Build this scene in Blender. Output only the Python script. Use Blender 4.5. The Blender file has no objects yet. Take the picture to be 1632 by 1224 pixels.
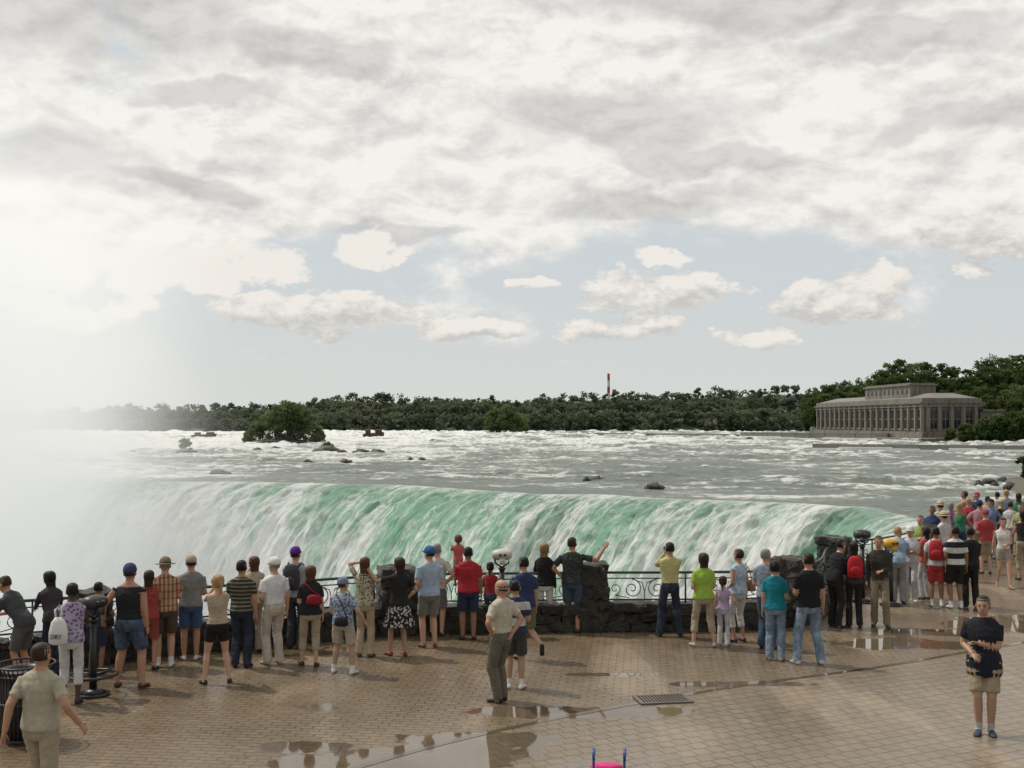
import bpy, math, random
import numpy as np
from mathutils import Vector, Matrix, noise, kdtree
random.seed(7); np.random.seed(7)
D=bpy.data; S=bpy.context.scene
rad=math.radians
# ------------------------------------------------------------------ camera
F=1750.0; PITCH=math.atan(60/F); CAMZ=4.0
cam=D.objects.new("camera",D.cameras.new("camera")); S.collection.objects.link(cam)
cam.location=(0,0,CAMZ); cam.rotation_euler=(math.pi/2+PITCH,0,0)
cam.data.sensor_width=36; cam.data.lens=36*F/1632; cam.data.clip_end=6000; cam.data.clip_start=0.2
S.camera=cam
S.view_settings.view_transform='Standard'; S.view_settings.look='None'; S.view_settings.exposure=0
def G(px,py,z=0.0):
    """back-projects an image pixel: where its sight line meets the level z (metres)"""
    dx=(px-816); u=(612-py)
    dy=F*math.cos(PITCH)-u*math.sin(PITCH); dz=F*math.sin(PITCH)+u*math.cos(PITCH)
    t=(z-CAMZ)/dz
    return Vector((dx*t,dy*t,z))
# ------------------------------------------------------------------ node helper
class NT:
    def __init__(s,nt): s.nt=nt; nt.nodes.clear()
    def n(s,typ,ins=None,**at):
        nd=s.nt.nodes.new(typ)
        for k,v in at.items(): setattr(nd,k,v)
        if ins:
            for k,v in ins.items():
                sock=nd.inputs[k]
                if isinstance(v,bpy.types.NodeSocket): s.nt.links.new(v,sock)
                else: sock.default_value=v
        return nd
    def m(s,op,a,b=0.0,c=0.0,clamp=False):
        nd=s.n('ShaderNodeMath',{0:a,1:b,2:c},operation=op); nd.use_clamp=clamp; return nd.outputs[0]
    def vm(s,op,a,b=(0,0,0)):
        nd=s.n('ShaderNodeVectorMath',{0:a,1:b},operation=op); return nd.outputs['Value'] if op in('LENGTH','DOT_PRODUCT') else nd.outputs[0]
    def mr(s,v,a,b,c=0.0,d=1.0,sm=True):
        nd=s.n('ShaderNodeMapRange',{'Value':v,'From Min':a,'From Max':b,'To Min':c,'To Max':d})
        nd.interpolation_type='SMOOTHSTEP' if sm else 'LINEAR'; return nd.outputs[0]
    def mix(s,f,a,b,bt='MIX'):
        nd=s.n('ShaderNodeMix',data_type='RGBA',blend_type=bt)
        for sock,v in ((nd.inputs[0],f),(nd.inputs[6],a),(nd.inputs[7],b)):
            if isinstance(v,bpy.types.NodeSocket): s.nt.links.new(v,sock)
            else: sock.default_value=v if not isinstance(v,tuple) or len(v)==4 else (*v,1)
        return nd.outputs[2]
    def noise(s,vec,scale,detail=4,rough=0.5,dist=0.0):
        return s.n('ShaderNodeTexNoise',{'Vector':vec,'Scale':scale,'Detail':detail,'Roughness':rough,'Distortion':dist}).outputs['Fac']
    def mapping(s,vec,scale=(1,1,1),rot=(0,0,0),loc=(0,0,0)):
        return s.n('ShaderNodeMapping',{'Vector':vec,'Scale':scale,'Rotation':rot,'Location':loc}).outputs[0]
    def bump(s,h,st=0.5,dist=0.05): 
        return s.n('ShaderNodeBump',{'Height':h,'Strength':st,'Distance':dist}).outputs[0]
def mat(name):
    m=D.materials.new(name); m.use_nodes=True; t=NT(m.node_tree)
    return m,t
def finish(t,col,rough=0.7,normal=None,spec=0.5,metal=0.0,**kw):
    b=t.n('ShaderNodeBsdfPrincipled')
    def st(k,v):
        if v is None: return
        if isinstance(v,bpy.types.NodeSocket): t.nt.links.new(v,b.inputs[k])
        else: b.inputs[k].default_value=(*v,1) if isinstance(v,tuple) and len(v)==3 and k!='Subsurface Radius' else v
    st('Base Color',col); st('Roughness',rough); st('Normal',normal); st('Specular IOR Level',spec); st('Metallic',metal)
    for k,v in kw.items(): st(k.replace('_',' '),v)
    o=t.n('ShaderNodeOutputMaterial'); t.nt.links.new(b.outputs[0],o.inputs[0]); return b
def obj(name,v,f,mats=(),mi=None,smooth=False,parent=None):
    me=D.meshes.new(name); me.from_pydata([tuple(p) for p in v],[],f)
    for m in mats: me.materials.append(m)
    if mi is not None: me.polygons.foreach_set('material_index',mi)
    if smooth: me.polygons.foreach_set('use_smooth',[True]*len(me.polygons))
    me.update(); o=D.objects.new(name,me); S.collection.objects.link(o)
    if parent: o.parent=parent
    return o
class Geo:
    def __init__(s): s.v=[];s.f=[];s.m=[]
    def box(s,lo,hi,m=0,M=None):
        b=len(s.v)
        for z in(lo[2],hi[2]):
            for x,y in((lo[0],lo[1]),(hi[0],lo[1]),(hi[0],hi[1]),(lo[0],hi[1])):
                p=Vector((x,y,z)); s.v.append(M@p if M else p)
        for q in((3,2,1,0),(4,5,6,7),(0,1,5,4),(1,2,6,5),(2,3,7,6),(3,0,4,7)):
            s.f.append([b+i for i in q]); s.m.append(m)
    def rings(s,rs,m=0,n=14,cap=True):
        """rs: list of (center,A,B) or (center,A,B,label)"""
        b=len(s.v); cs=[(math.cos(2*math.pi*k/n),math.sin(2*math.pi*k/n)) for k in range(n)]
        for r in rs:
            c,A,B=r[:3]
            for x,y in cs: s.v.append(c+A*x+B*y)
        for i in range(len(rs)-1):
            lab=rs[i][3] if len(rs[i])>3 else m
            for k in range(n):
                k2=(k+1)%n; s.f.append([b+i*n+k,b+i*n+k2,b+(i+1)*n+k2,b+(i+1)*n+k]); s.m.append(lab)
        if cap:
            l0=rs[0][3] if len(rs[0])>3 else m; l1=rs[-1][3] if len(rs[-1])>3 else m
            s.f.append([b+k for k in range(n)][::-1]); s.m.append(l0)
            e=b+(len(rs)-1)*n; s.f.append([e+k for k in range(n)]); s.m.append(l1)
    def tube(s,pts,r,m=0,n=8,ref=Vector((0,0,1))):
        rs=[]
        pts=[Vector(p) for p in pts]
        for i,p in enumerate(pts):
            t=(pts[min(i+1,len(pts)-1)]-pts[max(i-1,0)]).normalized()
            a=ref if abs(t.dot(ref))<0.95 else Vector((1,0.1,0))
            A=(a-t*a.dot(t)).normalized(); B=t.cross(A)
            rr=r[i] if isinstance(r,(list,tuple)) else r
            if not isinstance(rr,tuple): rr=(rr,rr)
            rs.append((p,A*rr[0],B*rr[1]))
        s.rings(rs,m,n)
    def ell(s,c,r,m=0,n=10,k=6,R=None):
        rs=[]
        for i in range(k+1):
            a=math.pi*(0.04+0.92*i/k)-math.pi/2
            z=math.sin(a); q=math.cos(a)
            cc=Vector((0,0,z*r[2])); A=Vector((r[0]*q,0,0)); B=Vector((0,r[1]*q,0))
            if R: cc=R@cc;A=R@A;B=R@B
            rs.append((Vector(c)+cc,A,B))
        s.rings(rs,m,n)
    def make(s,name,mats,smooth=False,parent=None): return obj(name,s.v,s.f,mats,s.m,smooth,parent)
# ------------------------------------------------------------------ light + sky
SUN_EL,SUN_AZ=rad(57),rad(-62)   # azimuth measured from +Y toward +X
sd=Vector((math.sin(SUN_AZ)*math.cos(SUN_EL),math.cos(SUN_AZ)*math.cos(SUN_EL),math.sin(SUN_EL)))
sun=D.objects.new("sun",D.lights.new("sun",'SUN')); S.collection.objects.link(sun)
sun.data.energy=2.8; sun.data.angle=rad(1.5); sun.data.color=(1,0.95,0.87)
sun.rotation_euler=(-sd).to_track_quat('-Z','Y').to_euler()
w=D.worlds.new("World"); S.world=w; w.use_nodes=True; t=NT(w.node_tree)
skyt=t.n('ShaderNodeTexSky',sky_type='NISHITA'); skyt.sun_disc=False
skyt.sun_elevation=SUN_EL; skyt.sun_rotation=SUN_AZ; skyt.dust_density=3.0; skyt.air_density=1.0
co=t.n('ShaderNodeTexCoord').outputs['Generated']
dirn=t.vm('NORMALIZE',co)
sx=t.n('ShaderNodeSeparateXYZ',{0:dirn})
az=t.m('ARCTAN2',sx.outputs[0],sx.outputs[1]); el=t.m('ARCSINE',sx.outputs[2])
P=t.n('ShaderNodeCombineXYZ',{0:az,1:el,2:0.0}).outputs[0]
def A2(px,py): return ((px-816)/1750,(672-py)/1750)
# flattening toward the horizon
pn=t.mapping(P,scale=(1,1.7,1))
warp=t.n('ShaderNodeTexNoise',{'Vector':pn,'Scale':9.0,'Detail':4.0,'Roughness':0.6}).outputs['Color']
wv=t.vm('MULTIPLY',t.vm('SUBTRACT',warp,(0.5,0.5,0.5)),(0.13,0.07,0))
Pw=t.vm('ADD',P,wv)
def blobs(lst,src):
    cur=None
    for (px,py,w_,h_) in lst:
        a,e=A2(px,py)
        d=t.vm('SUBTRACT',src,(a,e,0)); d=t.vm('MULTIPLY',d,(1750/w_,1750/h_,0)); L=t.vm('LENGTH',d)
        v=t.m('SUBTRACT',1.0,L)
        cur=v if cur is None else t.m('MAXIMUM',cur,v)
    return cur
cum=[(520,505,200,42),(760,527,125,32),(985,527,120,30),(1045,462,160,42),(1330,490,105,48),(1380,470,50,35),(1215,537,95,22),(1560,400,140,48),
     (835,453,34,13),(320,440,200,60),(600,392,70,34),(1525,452,45,14),(1080,402,60,20),(130,500,160,30),(90,430,170,60)]
cb=blobs(cum,Pw)
f1=t.noise(pn,26,7,0.66)
pn2=t.vm('ADD',pn,(-0.004,0.016,0))
f1b=t.noise(pn2,26,6,0.66)
cden=t.m('ADD',t.m('MULTIPLY',cb,1.0),t.m('MULTIPLY',t.m('SUBTRACT',f1,0.5),1.7))
cmask=t.mr(cden,0.1,0.34)
crel=t.m('MULTIPLY',t.m('SUBTRACT',f1,f1b),3.6)
# vertical self shading inside each cumulus : offset blob field
Pdn=t.vm('ADD',Pw,(0,0.012,0)); cb2=blobs(cum[:9],Pdn)
csh=t.m('ADD',t.m('MULTIPLY',t.m('SUBTRACT',cb,cb2),0.9),t.m('ADD',crel,0.45),clamp=True)
ccol=t.mix(csh,(5.3,5.2,5.0),(8.0,7.65,7.1))
# upper deck
pd=t.mapping(P,scale=(1,1.9,1),loc=(0.3,0.4,0))
g1=t.noise(pd,5.5,8,0.6,0.25)
g2=t.noise(t.vm('ADD',pd,(-0.01,0.05,0)),5.5,6,0.6,0.25)
g3=t.noise(pd,15,7,0.64,0.2)
g3b=t.noise(t.vm('ADD',pd,(-0.006,0.022,0)),15,7,0.64,0.2)
hgt=t.mr(el,0.10,0.21)
dk=blobs([(620,260,520,110),(200,350,330,100),(1300,180,560,120),(750,60,900,170)],Pw)
dden=t.m('ADD',t.m('MULTIPLY',hgt,0.60),t.m('ADD',t.m('MULTIPLY',t.m('SUBTRACT',g1,0.5),2.0),t.m('MULTIPLY',t.m('MAXIMUM',dk,0.0),0.35)))
dmask=t.mr(dden,0.14,0.46)
dark=blobs([(985,205,250,66),(1110,262,190,30),(120,70,330,120),(70,280,210,50),(1040,325,200,28),(500,100,200,40),(1250,40,420,50),(1500,235,200,36),(640,370,130,22),(330,170,160,30),(1450,110,200,34),(300,310,150,24)],Pw)
dark=t.mr(t.m('ADD',dark,t.m('MULTIPLY',t.m('SUBTRACT',g3,0.5),1.4)),0.06,0.50)
rel=t.m('ADD',t.m('MULTIPLY',t.m('SUBTRACT',g1,g2),2.2),t.m('ADD',t.m('MULTIPLY',t.m('SUBTRACT',g3,g3b),3.2),0.70),clamp=True)
dcol=t.mix(rel,(6.0,5.9,5.7),(8.3,8.1,7.7))
drk=t.mix(rel,(4.7,4.65,4.55),(6.1,6.0,5.8))
dcol=t.mix(t.m('MULTIPLY',dark,0.85),dcol,drk)
hz=t.mix(t.mr(el,0.0,0.3),(6.2,6.4,6.35),(5.5,6.05,6.4))
base=t.mix(0.88,skyt.outputs[0],hz)
c=t.mix(dmask,base,dcol); c=t.mix(t.m('MULTIPLY',cmask,0.92),c,ccol)
# horizon haze
c=t.mix(t.mr(el,0.09,0.0,0.0,0.7),c,(6.3,6.4,6.2))
# unseen sky behind the camera dimmed to darken the people; below the horizon dull
dt=t.vm('DOT_PRODUCT',dirn,(math.sin(rad(-28)),math.cos(rad(-28)),0.0))
k=t.mr(dt,-0.5,0.55,0.72,1.0)
k=t.m('MULTIPLY',k,t.mr(el,-0.06,-0.005,0.35,1.0))
c=t.vm('SCALE',c); t.nt.links.new(k,t.nt.nodes[-1].inputs['Scale'])
bg=t.n('ShaderNodeBackground',{'Color':c,'Strength':0.11})
t.nt.links.new(bg.outputs[0],t.n('ShaderNodeOutputWorld').inputs[0])
# ------------------------------------------------------------------ generic materials
def simple(name,col,rough=0.6,var=0.25,scale=8,bump=0.0,metal=0.0,spec=0.5):
    m,t=mat(name); oc=t.n('ShaderNodeTexCoord').outputs['Object']
    n1=t.noise(oc,scale,6,0.6)
    c0=tuple(x*(1-var) for x in col); c1=tuple(min(1,x*(1+var)) for x in col)
    cc=t.mix(n1,c0,c1)
    nb=t.bump(n1,bump,0.05) if bump else None
    finish(t,cc,rough,nb,spec,metal); return m
M_iron=simple("painted_iron",(0.035,0.05,0.045),0.4,0.3,20,0.1,0.3)
M_black=simple("black_metal",(0.02,0.02,0.022),0.4,0.3,15,0.1)
M_rock,t=mat("wet_limestone")
oc=t.n('ShaderNodeTexCoord').outputs['Object']
a=t.noise(oc,4,8,0.7); b=t.noise(oc,18,6,0.7); 
cc=t.mix(t.mr(a,0.3,0.7),(0.020,0.018,0.014),(0.08,0.073,0.06)); cc=t.mix(t.mr(b,0.56,0.76),cc,(0.16,0.15,0.12))
finish(t,cc,0.4,t.bump(t.m('ADD',a,t.m('MULTIPLY',b,0.6)),1.0,0.14))
# ------------------------------------------------------------------ plaza
WALLPX=[(-420,1110),(-200,1098),(0,1075),(180,1058),(350,1038),(500,1025),(640,1013),(800,1010),(950,1008),(1120,1007),(1250,1002),(1322,980),(1345,945),(1440,925),(1540,892),(1650,868),(1900,822)]
W0=[G(*p) for p in WALLPX]
def catmull(P,seg=10):
    out=[]
    for i in range(len(P)-1):
        p0=P[max(i-1,0)];p1=P[i];p2=P[i+1];p3=P[min(i+2,len(P)-1)]
        for k in range(seg):
            u=k/seg
            out.append(0.5*((2*p1)+(p2-p0)*u+(2*p0-5*p1+4*p2-p3)*u*u+(3*p1-p0-3*p2+p3)*u**3))
    out.append(P[-1].copy()); return out
def resample(P,step):
    out=[P[0].copy()]; acc=0
    for i in range(len(P)-1):
        a,b=P[i],P[i+1]; L=(b-a).length; 
        if L<1e-6: continue
        s=step-acc
        while s<=L: out.append(a+(b-a)*(s/L)); s+=step
        acc=L-(s-step)
    return out
WL=resample(catmull(W0,8),0.1)
def nrm(P,i):
    t_=(P[min(i+1,len(P)-1)]-P[max(i-1,0)]); t_.z=0; t_.normalize(); return Vector((-t_.y,t_.x,0)),t_   # outward (gorge side)
def paving(name,bw,bh,rot,c1,c2,mortar,dry):
    m,t=mat(name); oc=t.n('ShaderNodeTexCoord').outputs['Object']
    mp=t.mapping(oc,rot=(0,0,rot))
    br=t.n('ShaderNodeTexBrick',{'Vector':mp,'Color1':(*c1,1),'Color2':(*c2,1),'Mortar':(*mortar,1),'Scale':1.0,'Mortar Size':0.012,'Mortar Smooth':0.3,'Brick Width':bw,'Row Height':bh})
    n1=t.noise(oc,0.5,5,0.6); n2=t.noise(oc,6,5,0.65); n3=t.noise(t.mapping(oc,scale=(0.7,0.22,1),rot=(0,0,-0.3)),1.0,6,0.6)
    n4=t.noise(oc,60,2,0.5)
    wet=t.mr(n3,0.32+dry,0.50+dry)
    col=t.mix(t.mr(n2,0.2,0.8,0,0.5),br.outputs['Color'],tuple(x*0.5 for x in c1))
    col=t.mix(t.mr(n1,0.3,0.7,0.0,0.5),col,tuple(min(1,x*1.25) for x in c2))
    # puddles : hollows in the paving
    pu=None
    for (px,py,wx,wy) in [(590,1215,1.5,0.6),(690,1205,1.3,0.6),(760,1180,1.2,0.4),(480,1192,0.7,0.3),(930,1135,1.8,0.35),(1430,1025,1.4,0.6),(1600,995,1.4,1.1),(1480,1008,1.2,0.4),(1170,1090,1.3,0.2),(430,1040,1.2,0.4),(980,1075,0.8,0.15)]:
        g=G(px,py); d=t.vm('SUBTRACT',oc,(g.x,g.y,0)); d=t.vm('MULTIPLY',d,(1/wx,1/wy,0))
        v=t.m('SUBTRACT',1.0,t.vm('LENGTH',d)); pu=v if pu is None else t.m('MAXIMUM',pu,v)
    pu=t.mr(t.m('ADD',pu,t.m('MULTIPLY',t.m('SUBTRACT',t.noise(oc,1.6,5,0.55),0.5),1.6)),0.02,0.16)
    big=t.mr(t.noise(t.mapping(oc,scale=(0.25,0.6,1)),1.0,5,0.6),0.60,0.67)
    pu=t.m('MAXIMUM',pu,t.m('MULTIPLY',big,0.85))
    col=t.mix(t.m('MULTIPLY',wet,0.45),col,tuple(x*0.45 for x in c1)); col=t.mix(t.m('MULTIPLY',pu,0.6),col,(0.065,0.05,0.033))
    ro=t.mix(wet,(0.36,)*3,(0.12,)*3); ro=t.mix(t.m('MULTIPLY',n4,0.35),ro,(0.4,)*3); ro=t.mix(pu,ro,(0.015,)*3)
    h=t.m('ADD',t.m('MULTIPLY',br.outputs['Fac'],-1.3),t.m('ADD',t.m('MULTIPLY',n4,0.5),t.m('MULTIPLY',n2,0.8)))
    bn=t.n('ShaderNodeBump',{'Height':h,'Strength':t.m('SUBTRACT',0.8,t.m('MULTIPLY',pu,0.79)),'Distance':0.012}).outputs[0]
    finish(t,col,ro,bn,0.7); return m
M_pave=paving("wet_brick_paving",0.24,0.12,0.12,(0.21,0.152,0.092),(0.29,0.22,0.14),(0.065,0.048,0.030),0.0)
M_slab=paving("wet_slab_paving",0.22,0.22,-0.45,(0.235,0.178,0.117),(0.295,0.232,0.158),(0.07,0.054,0.036),0.02)
pv=[p+nrm(WL,i)[0]*0.2 for i,p in enumerate(WL)][::3]
n=len(pv); back=[Vector((-30+ (95)*i/(n-1),-6,0)) for i in range(n)]
obj("plaza_pavement",pv+back,[[i,n+i,n+i+1,i+1] for i in range(n-1)],[M_pave])
# slab field with curved edge, 4 mm proud
ed=catmull([G(300,1300),G(520,1236),(G(680,1190)),G(830,1155),G(980,1126),G(1180,1092),G(1400,1062),G(1650,1020),G(1900,985)],8)
n=len(ed); bk=[Vector((-2+i*18/(n-1),1.0,0)) for i in range(n)]
for v in ed+bk: v.z=0.004
obj("slab_pavement",ed+bk,[[i,n+i,n+i+1,i+1] for i in range(n-1)],[M_slab])
# gutter band along the edge
M_band=simple("gutter_stone",(0.10,0.08,0.055),0.08,0.4,6)
bb=[]; 
for i,p in enumerate(ed):
    nn,_=nrm(ed,i); bb.append((p-nn*0.0+Vector((0,0,0.004)),p-nn*0.10+Vector((0,0,0.004))))
obj("gutter_strip",[a for a,b in bb]+[b for a,b in bb],[[i,n+i,n+i+1,i+1] for i in range(n-1)],[M_band])
# drain grate
g=Geo(); c0=G(1055,1115,0.008); 
for k in range(15): 
    x=-0.42+k*0.06; g.box((x,-0.24,0),(x+0.03,0.24,0.015))
for lo,hi in (((-0.47,-0.3,0),(0.5,-0.24,0.018)),((-0.47,0.24,0),(0.5,0.3,0.018)),((-0.47,-0.24,0),(-0.42,0.24,0.018)),((0.45,-0.24,0),(0.5,0.24,0.018))): g.box(lo,hi)
g.box((-0.41,-0.235,-0.002),(0.44,0.235,0.001),1)
o=g.make("drain_grate",[simple("grate_iron",(0.12,0.10,0.08),0.3,0.3,20,0.1,0.3),simple("pit_dark",(0.008,0.008,0.008),0.9)]); o.location=c0; o.rotation_euler[2]=0.15; o.scale=(.8,.8,1)
# ------------------------------------------------------------------ stone wall (blocks)
def rough_block(g,c,size,R,seed,m=0,amp=0.035,k=3,rnd=0.25):
    b=len(g.v); idx={}
    def vert(i,j,l):
        key=(i,j,l)
        if key not in idx:
            p=Vector((i/k*2-1,j/k*2-1,l/k*2-1)); q=p.normalized()*1.25
            p=p.lerp(Vector((max(-1,min(1,q.x)),max(-1,min(1,q.y)),max(-1,min(1,q.z)))),rnd)
            p=Vector((p.x*size[0]/2,p.y*size[1]/2,p.z*size[2]/2))
            nz=noise.noise_vector(p*5+Vector((seed*3.1,seed*1.7,0)))*amp+noise.noise_vector(p*13+Vector((seed*1.1,seed*2.7,0)))*amp*.5
            idx[key]=len(g.v); g.v.append(Vector(c)+R@(p+nz))
        return idx[key]
    for a_ in range(k):
        for b_ in range(k):
            for s_,w_ in((0,0),(k,1)):
                q=[(a_,b_),(a_+1,b_),(a_+1,b_+1),(a_,b_+1)]
                for ax in range(3):
                    f=[]
                    for (u,v) in q:
                        ijk=[0,0,0]; ijk[ax]=s_; ijk[(ax+1)%3]=u; ijk[(ax+2)%3]=v; f.append(vert(*ijk))
                    g.f.append(f if w_ else f[::-1]); g.m.append(m)
def Rz(a): return Matrix.Rotation(a,3,'Z')
g=Geo(); H=[0.0,0.19,0.36,0.5]
for row in range(3):
    i=random.randint(0,3)
    while i<len(WL)-8:
        L=random.choice([3,4,5,6,7,9]); j=min(i+L,len(WL)-1); c=(WL[i]+WL[j])/2; nn,tt=nrm(WL,(i+j)//2)
        hh=H[row+1]-H[row]; top=row==2
        c=c+nn*0.22; c.z=(H[row]+H[row+1])/2+random.uniform(-0.02,0.02)
        ang=math.atan2((WL[j]-WL[i]).y,(WL[j]-WL[i]).x)
        rough_block(g,c,((WL[j]-WL[i]).length*1.04,0.46+random.uniform(-0.05,0.06),hh*1.10+(0.04 if top else 0)),Rz(ang+random.uniform(-.03,.03)),i+row*57,amp=0.055,k=4)
        i=j
g.make("stone_wall",[M_rock],False)
def pillar(px,py,w=0.62,h=1.28,off=0.22):
    p=G(px,py); i=min(range(len(WL)),key=lambda k:(WL[k]-p).length); nn,tt=nrm(WL,i); c=WL[i]+nn*off; ang=math.atan2(tt.y,tt.x)
    g=Geo(); z=0.0; r=0
    while z<h-0.05:
        hh=min(random.uniform(0.18,0.42),h-z); ww=w*random.uniform(.92,1.06)
        if h-z-hh<.1: hh=h-z
        sp=random.choice([random.uniform(0.3,0.7),1.0]) if z>0 else .5; last=z+hh>h-.1
        if sp==1.0:
            rough_block(g,(0,0,z+hh/2),(ww*1.03,ww*1.0,hh*1.12),Rz(random.uniform(-.1,.1)),px+r,rnd=0.5 if last else 0.25,amp=0.08,k=6)
        else:
            rough_block(g,(-ww/2+ww*sp/2,0,z+hh/2),(ww*sp*1.08,ww,hh*1.12),Rz(random.uniform(-.1,.1)),px+r,rnd=0.5 if last else 0.25,amp=0.07,k=5)
            rough_block(g,(ww*sp/2,0,z+hh/2),(ww*(1-sp)*1.08,ww*1.04,hh*1.08),Rz(random.uniform(-.1,.1)),px+r+9,rnd=0.5 if last else 0.25,amp=0.07,k=5)
        z+=hh; r+=1
    o=g.make("stone_pillar",[M_rock],False); o.location=c; o.rotation_euler[2]=ang
    return i
pil=[pillar(*a) for a in [(-150,1096),(150,1061,0.6,1.2),(635,1013,0.66,1.25),(950,1008,0.52,1.27),(1285,998,0.66,1.3),(1345,945,0.7,1.3),(1500,905,0.6,1.2),(1720,855,0.6,1.2)]]
# iron railing panels
def spiral(c,tt,r0,turns,sgn,start,n=22):
    out=[]
    for k in range(n):
        u=k/(n-1); a=start+sgn*turns*2*math.pi*u; r=r0*(1-0.85*u)
        out.append(c+tt*(math.cos(a)*r)+Vector((0,0,1))*(math.sin(a)*r))
    return out
g=Geo()
for a_,b_ in zip(pil[:-1],pil[1:]):
    rng=list(range(a_,b_+1,3)); 
    if rng[-1]!=b_: rng.append(b_)
    line=[WL[i]+nrm(WL,i)[0]*0.22 for i in rng]
    for z,r in((1.10,0.026),(0.99,0.012),(0.585,0.016)):
        g.tube([p+Vector((0,0,z)) for p in line],r,0,6)
    L=0; i=a_+2
    while i<b_:
        nn,tt=nrm(WL,i); p=WL[i]+nn*0.22
        g.box((-0.015,-0.015,0.45),(0.015,0.015,1.12),0,Matrix.Translation(p)@Matrix.Rotation(math.atan2(tt.y,tt.x),4,'Z'))
        j=i+16
        if j<b_:
            c=WL[i+8]+nrm(WL,i+8)[0]*0.22; t2=nrm(WL,i+8)[1]; z0=Vector((0,0,0.787))
            for s_ in(-1,1):
                c1=c+t2*(s_*0.24)+z0
                g.tube(spiral(c1,t2,0.19,1.6,s_,math.pi/2 if s_<0 else math.pi/2),0.011,0,5)
                g.tube([c1+Vector((0,0,0.19)),c+t2*(s_*0.05)+z0+Vector((0,0,0.12)),c+z0-Vector((0,0,0.05)),c+z0-Vector((0,0,0.2))],0.010,0,5)
                c2=c+t2*(s_*0.57)+z0
                g.tube(spiral(c2,t2,0.12,1.3,-s_,-math.pi/2),0.009,0,5)
                g.tube([c2-Vector((0,0,0.12)),c1-Vector((0,0,0.17))-t2*(s_*-0.05)],0.009,0,5)
        i=j
g.make("iron_railing",[M_iron],True)
# cliff under the plaza
g=Geo(); cl=WL[::6]; rows=26; vv=[];ff=[]
for i,p in enumerate(cl):
    nn,_=nrm(WL,min(i*6,len(WL)-1))
    for j in range(rows):
        z=-0.02-52*(j/(rows-1))**1.3; o=0.5+noise.noise(Vector((i*0.4,z*0.25,1)))*1.2*min(1,j/3)
        vv.append(p+nn*o+Vector((0,0,z)))
for i in range(len(cl)-1):
    for j in range(rows-1): a=i*rows+j; ff.append([a,a+1,a+rows+1,a+rows])
obj("cliff",vv,ff,[M_rock],smooth=False)
# ------------------------------------------------------------------ river + waterfall
ZW=-3.0
cr=[Vector((17,36,ZW)),Vector((19,48,ZW)),Vector((22,61,ZW)),Vector((27,75,ZW))]
far=[Vector((500,20,0)),Vector((600,60,0)),Vector((650,140,0)),Vector((700,260,0))]
for px,py in [(1405,810),(1330,806),(1250,801),(1150,797),(1060,794),(1005,790),(950,788),(880,787),(810,784),(755,780),(700,776),(640,773),(560,771),(500,769.5),(400,768),(300,767.5),(200,765),(100,760),(0,755),(-150,746),(-400,736)]:
    cr.append(G(px,py,ZW)); far.append(Vector(((px-816)/1750*900+ (260 if px>1400 else 200*max(0,(px-1000)/400)),900,0)))
cr+= [Vector((-190,170,ZW)),Vector((-230,120,ZW))]; far+=[Vector((-900,800,0)),Vector((-1000,300,0))]
SEG=38
C=catmull(cr,SEG); FR=catmull(far,SEG); N=len(C)
s_=[0.0]
for i in range(1,N): s_.append(s_[-1]+(C[i]-C[i-1]).length)
fls=[]
for i in range(N):
    t_=(C[min(i+1,N-1)]-C[max(i-1,0)]).normalized(); nn=Vector((-t_.y,t_.x,0))
    fls.append((nn*0.9+Vector((-0.3,-0.2,0))).normalized() if i<SEG*4 else (nn*0.62+Vector((-0.62,-0.05,0))).normalized())
fa=np.array([tuple(v) for v in fls]); K=121; pad=np.pad(fa,((K//2,K//2),(0,0)),mode='edge'); ker=np.hanning(K); ker/=ker.sum()
fa=np.stack([np.convolve(pad[:,k],ker,'valid') for k in range(3)],1); fls=[Vector(v).normalized() for v in fa]
# ragged lip: the ledge is scalloped by a metre or so
for i in range(N):
    s=s_[i]; C[i]=C[i]-fls[i]*(noise.noise(Vector((s*0.06,1.1,0)))*2.4+noise.noise(Vector((s*0.22,5.1,0)))*0.9+noise.noise(Vector((s*0.8,8.1,0)))*0.3)
rows=180; vv=np.zeros((N*rows,3)); wc_=np.zeros(N*rows,dtype=np.float32)
for i in range(N):
    c=C[i].copy(); fr=FR[i]
    for j in range(rows):
        u=j/(rows-1); r=u**3.0*0.98+u*0.02
        x=c.x+(fr.x-c.x)*r; y=c.y+(fr.y-c.y)*r; d=math.hypot(x,y)
        amp=min(1.0,0.03+ r*22)*(0.26+0.0020*min(d,480))
        n0=noise.noise(Vector((x*0.20,y*0.16,0))); n1_=noise.noise(Vector((x*0.55,y*0.5,5)))
        rg=1-abs(noise.noise(Vector((x*0.055,y*0.085,9))))*2.2; rg=max(0,rg)**3; gate=max(0,min(1,0.5+2.2*noise.noise(Vector((x*0.012,y*0.02,3)))))
        hgt_=n0*0.7+n1_*0.45+rg*gate*1.3
        vv[i*rows+j]=(x,y,ZW+amp*hgt_); wc_[i*rows+j]=hgt_*min(1,r*30)
ff=[]
for i in range(N-1):
    for j in range(rows-1): a=i*rows+j; ff.append([a,a+rows,a+rows+1,a+1])
M_river,t=mat("rapids_water")
oc=t.n('ShaderNodeTexCoord').outputs['Object']; sp=t.n('ShaderNodeSeparateXYZ',{0:oc})
wcap=t.n('ShaderNodeAttribute',attribute_name='wave').outputs['Fac']
dist=t.vm('LENGTH',oc); xo=sp.outputs[0]
nearN=t.noise(t.mapping(oc,scale=(0.11,0.16,1),rot=(0,0,0.25)),1.0,8,0.72,0.5)
midN=t.noise(t.mapping(oc,scale=(0.035,0.03,1),rot=(0,0,0.1)),1.0,8,0.68,0.6)
farN=t.noise(t.mapping(oc,scale=(0.07,0.011,1)),1.0,8,0.74,0.3)
fine=t.noise(t.mapping(oc,scale=(0.9,0.7,1)),1.0,6,0.75)
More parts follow.
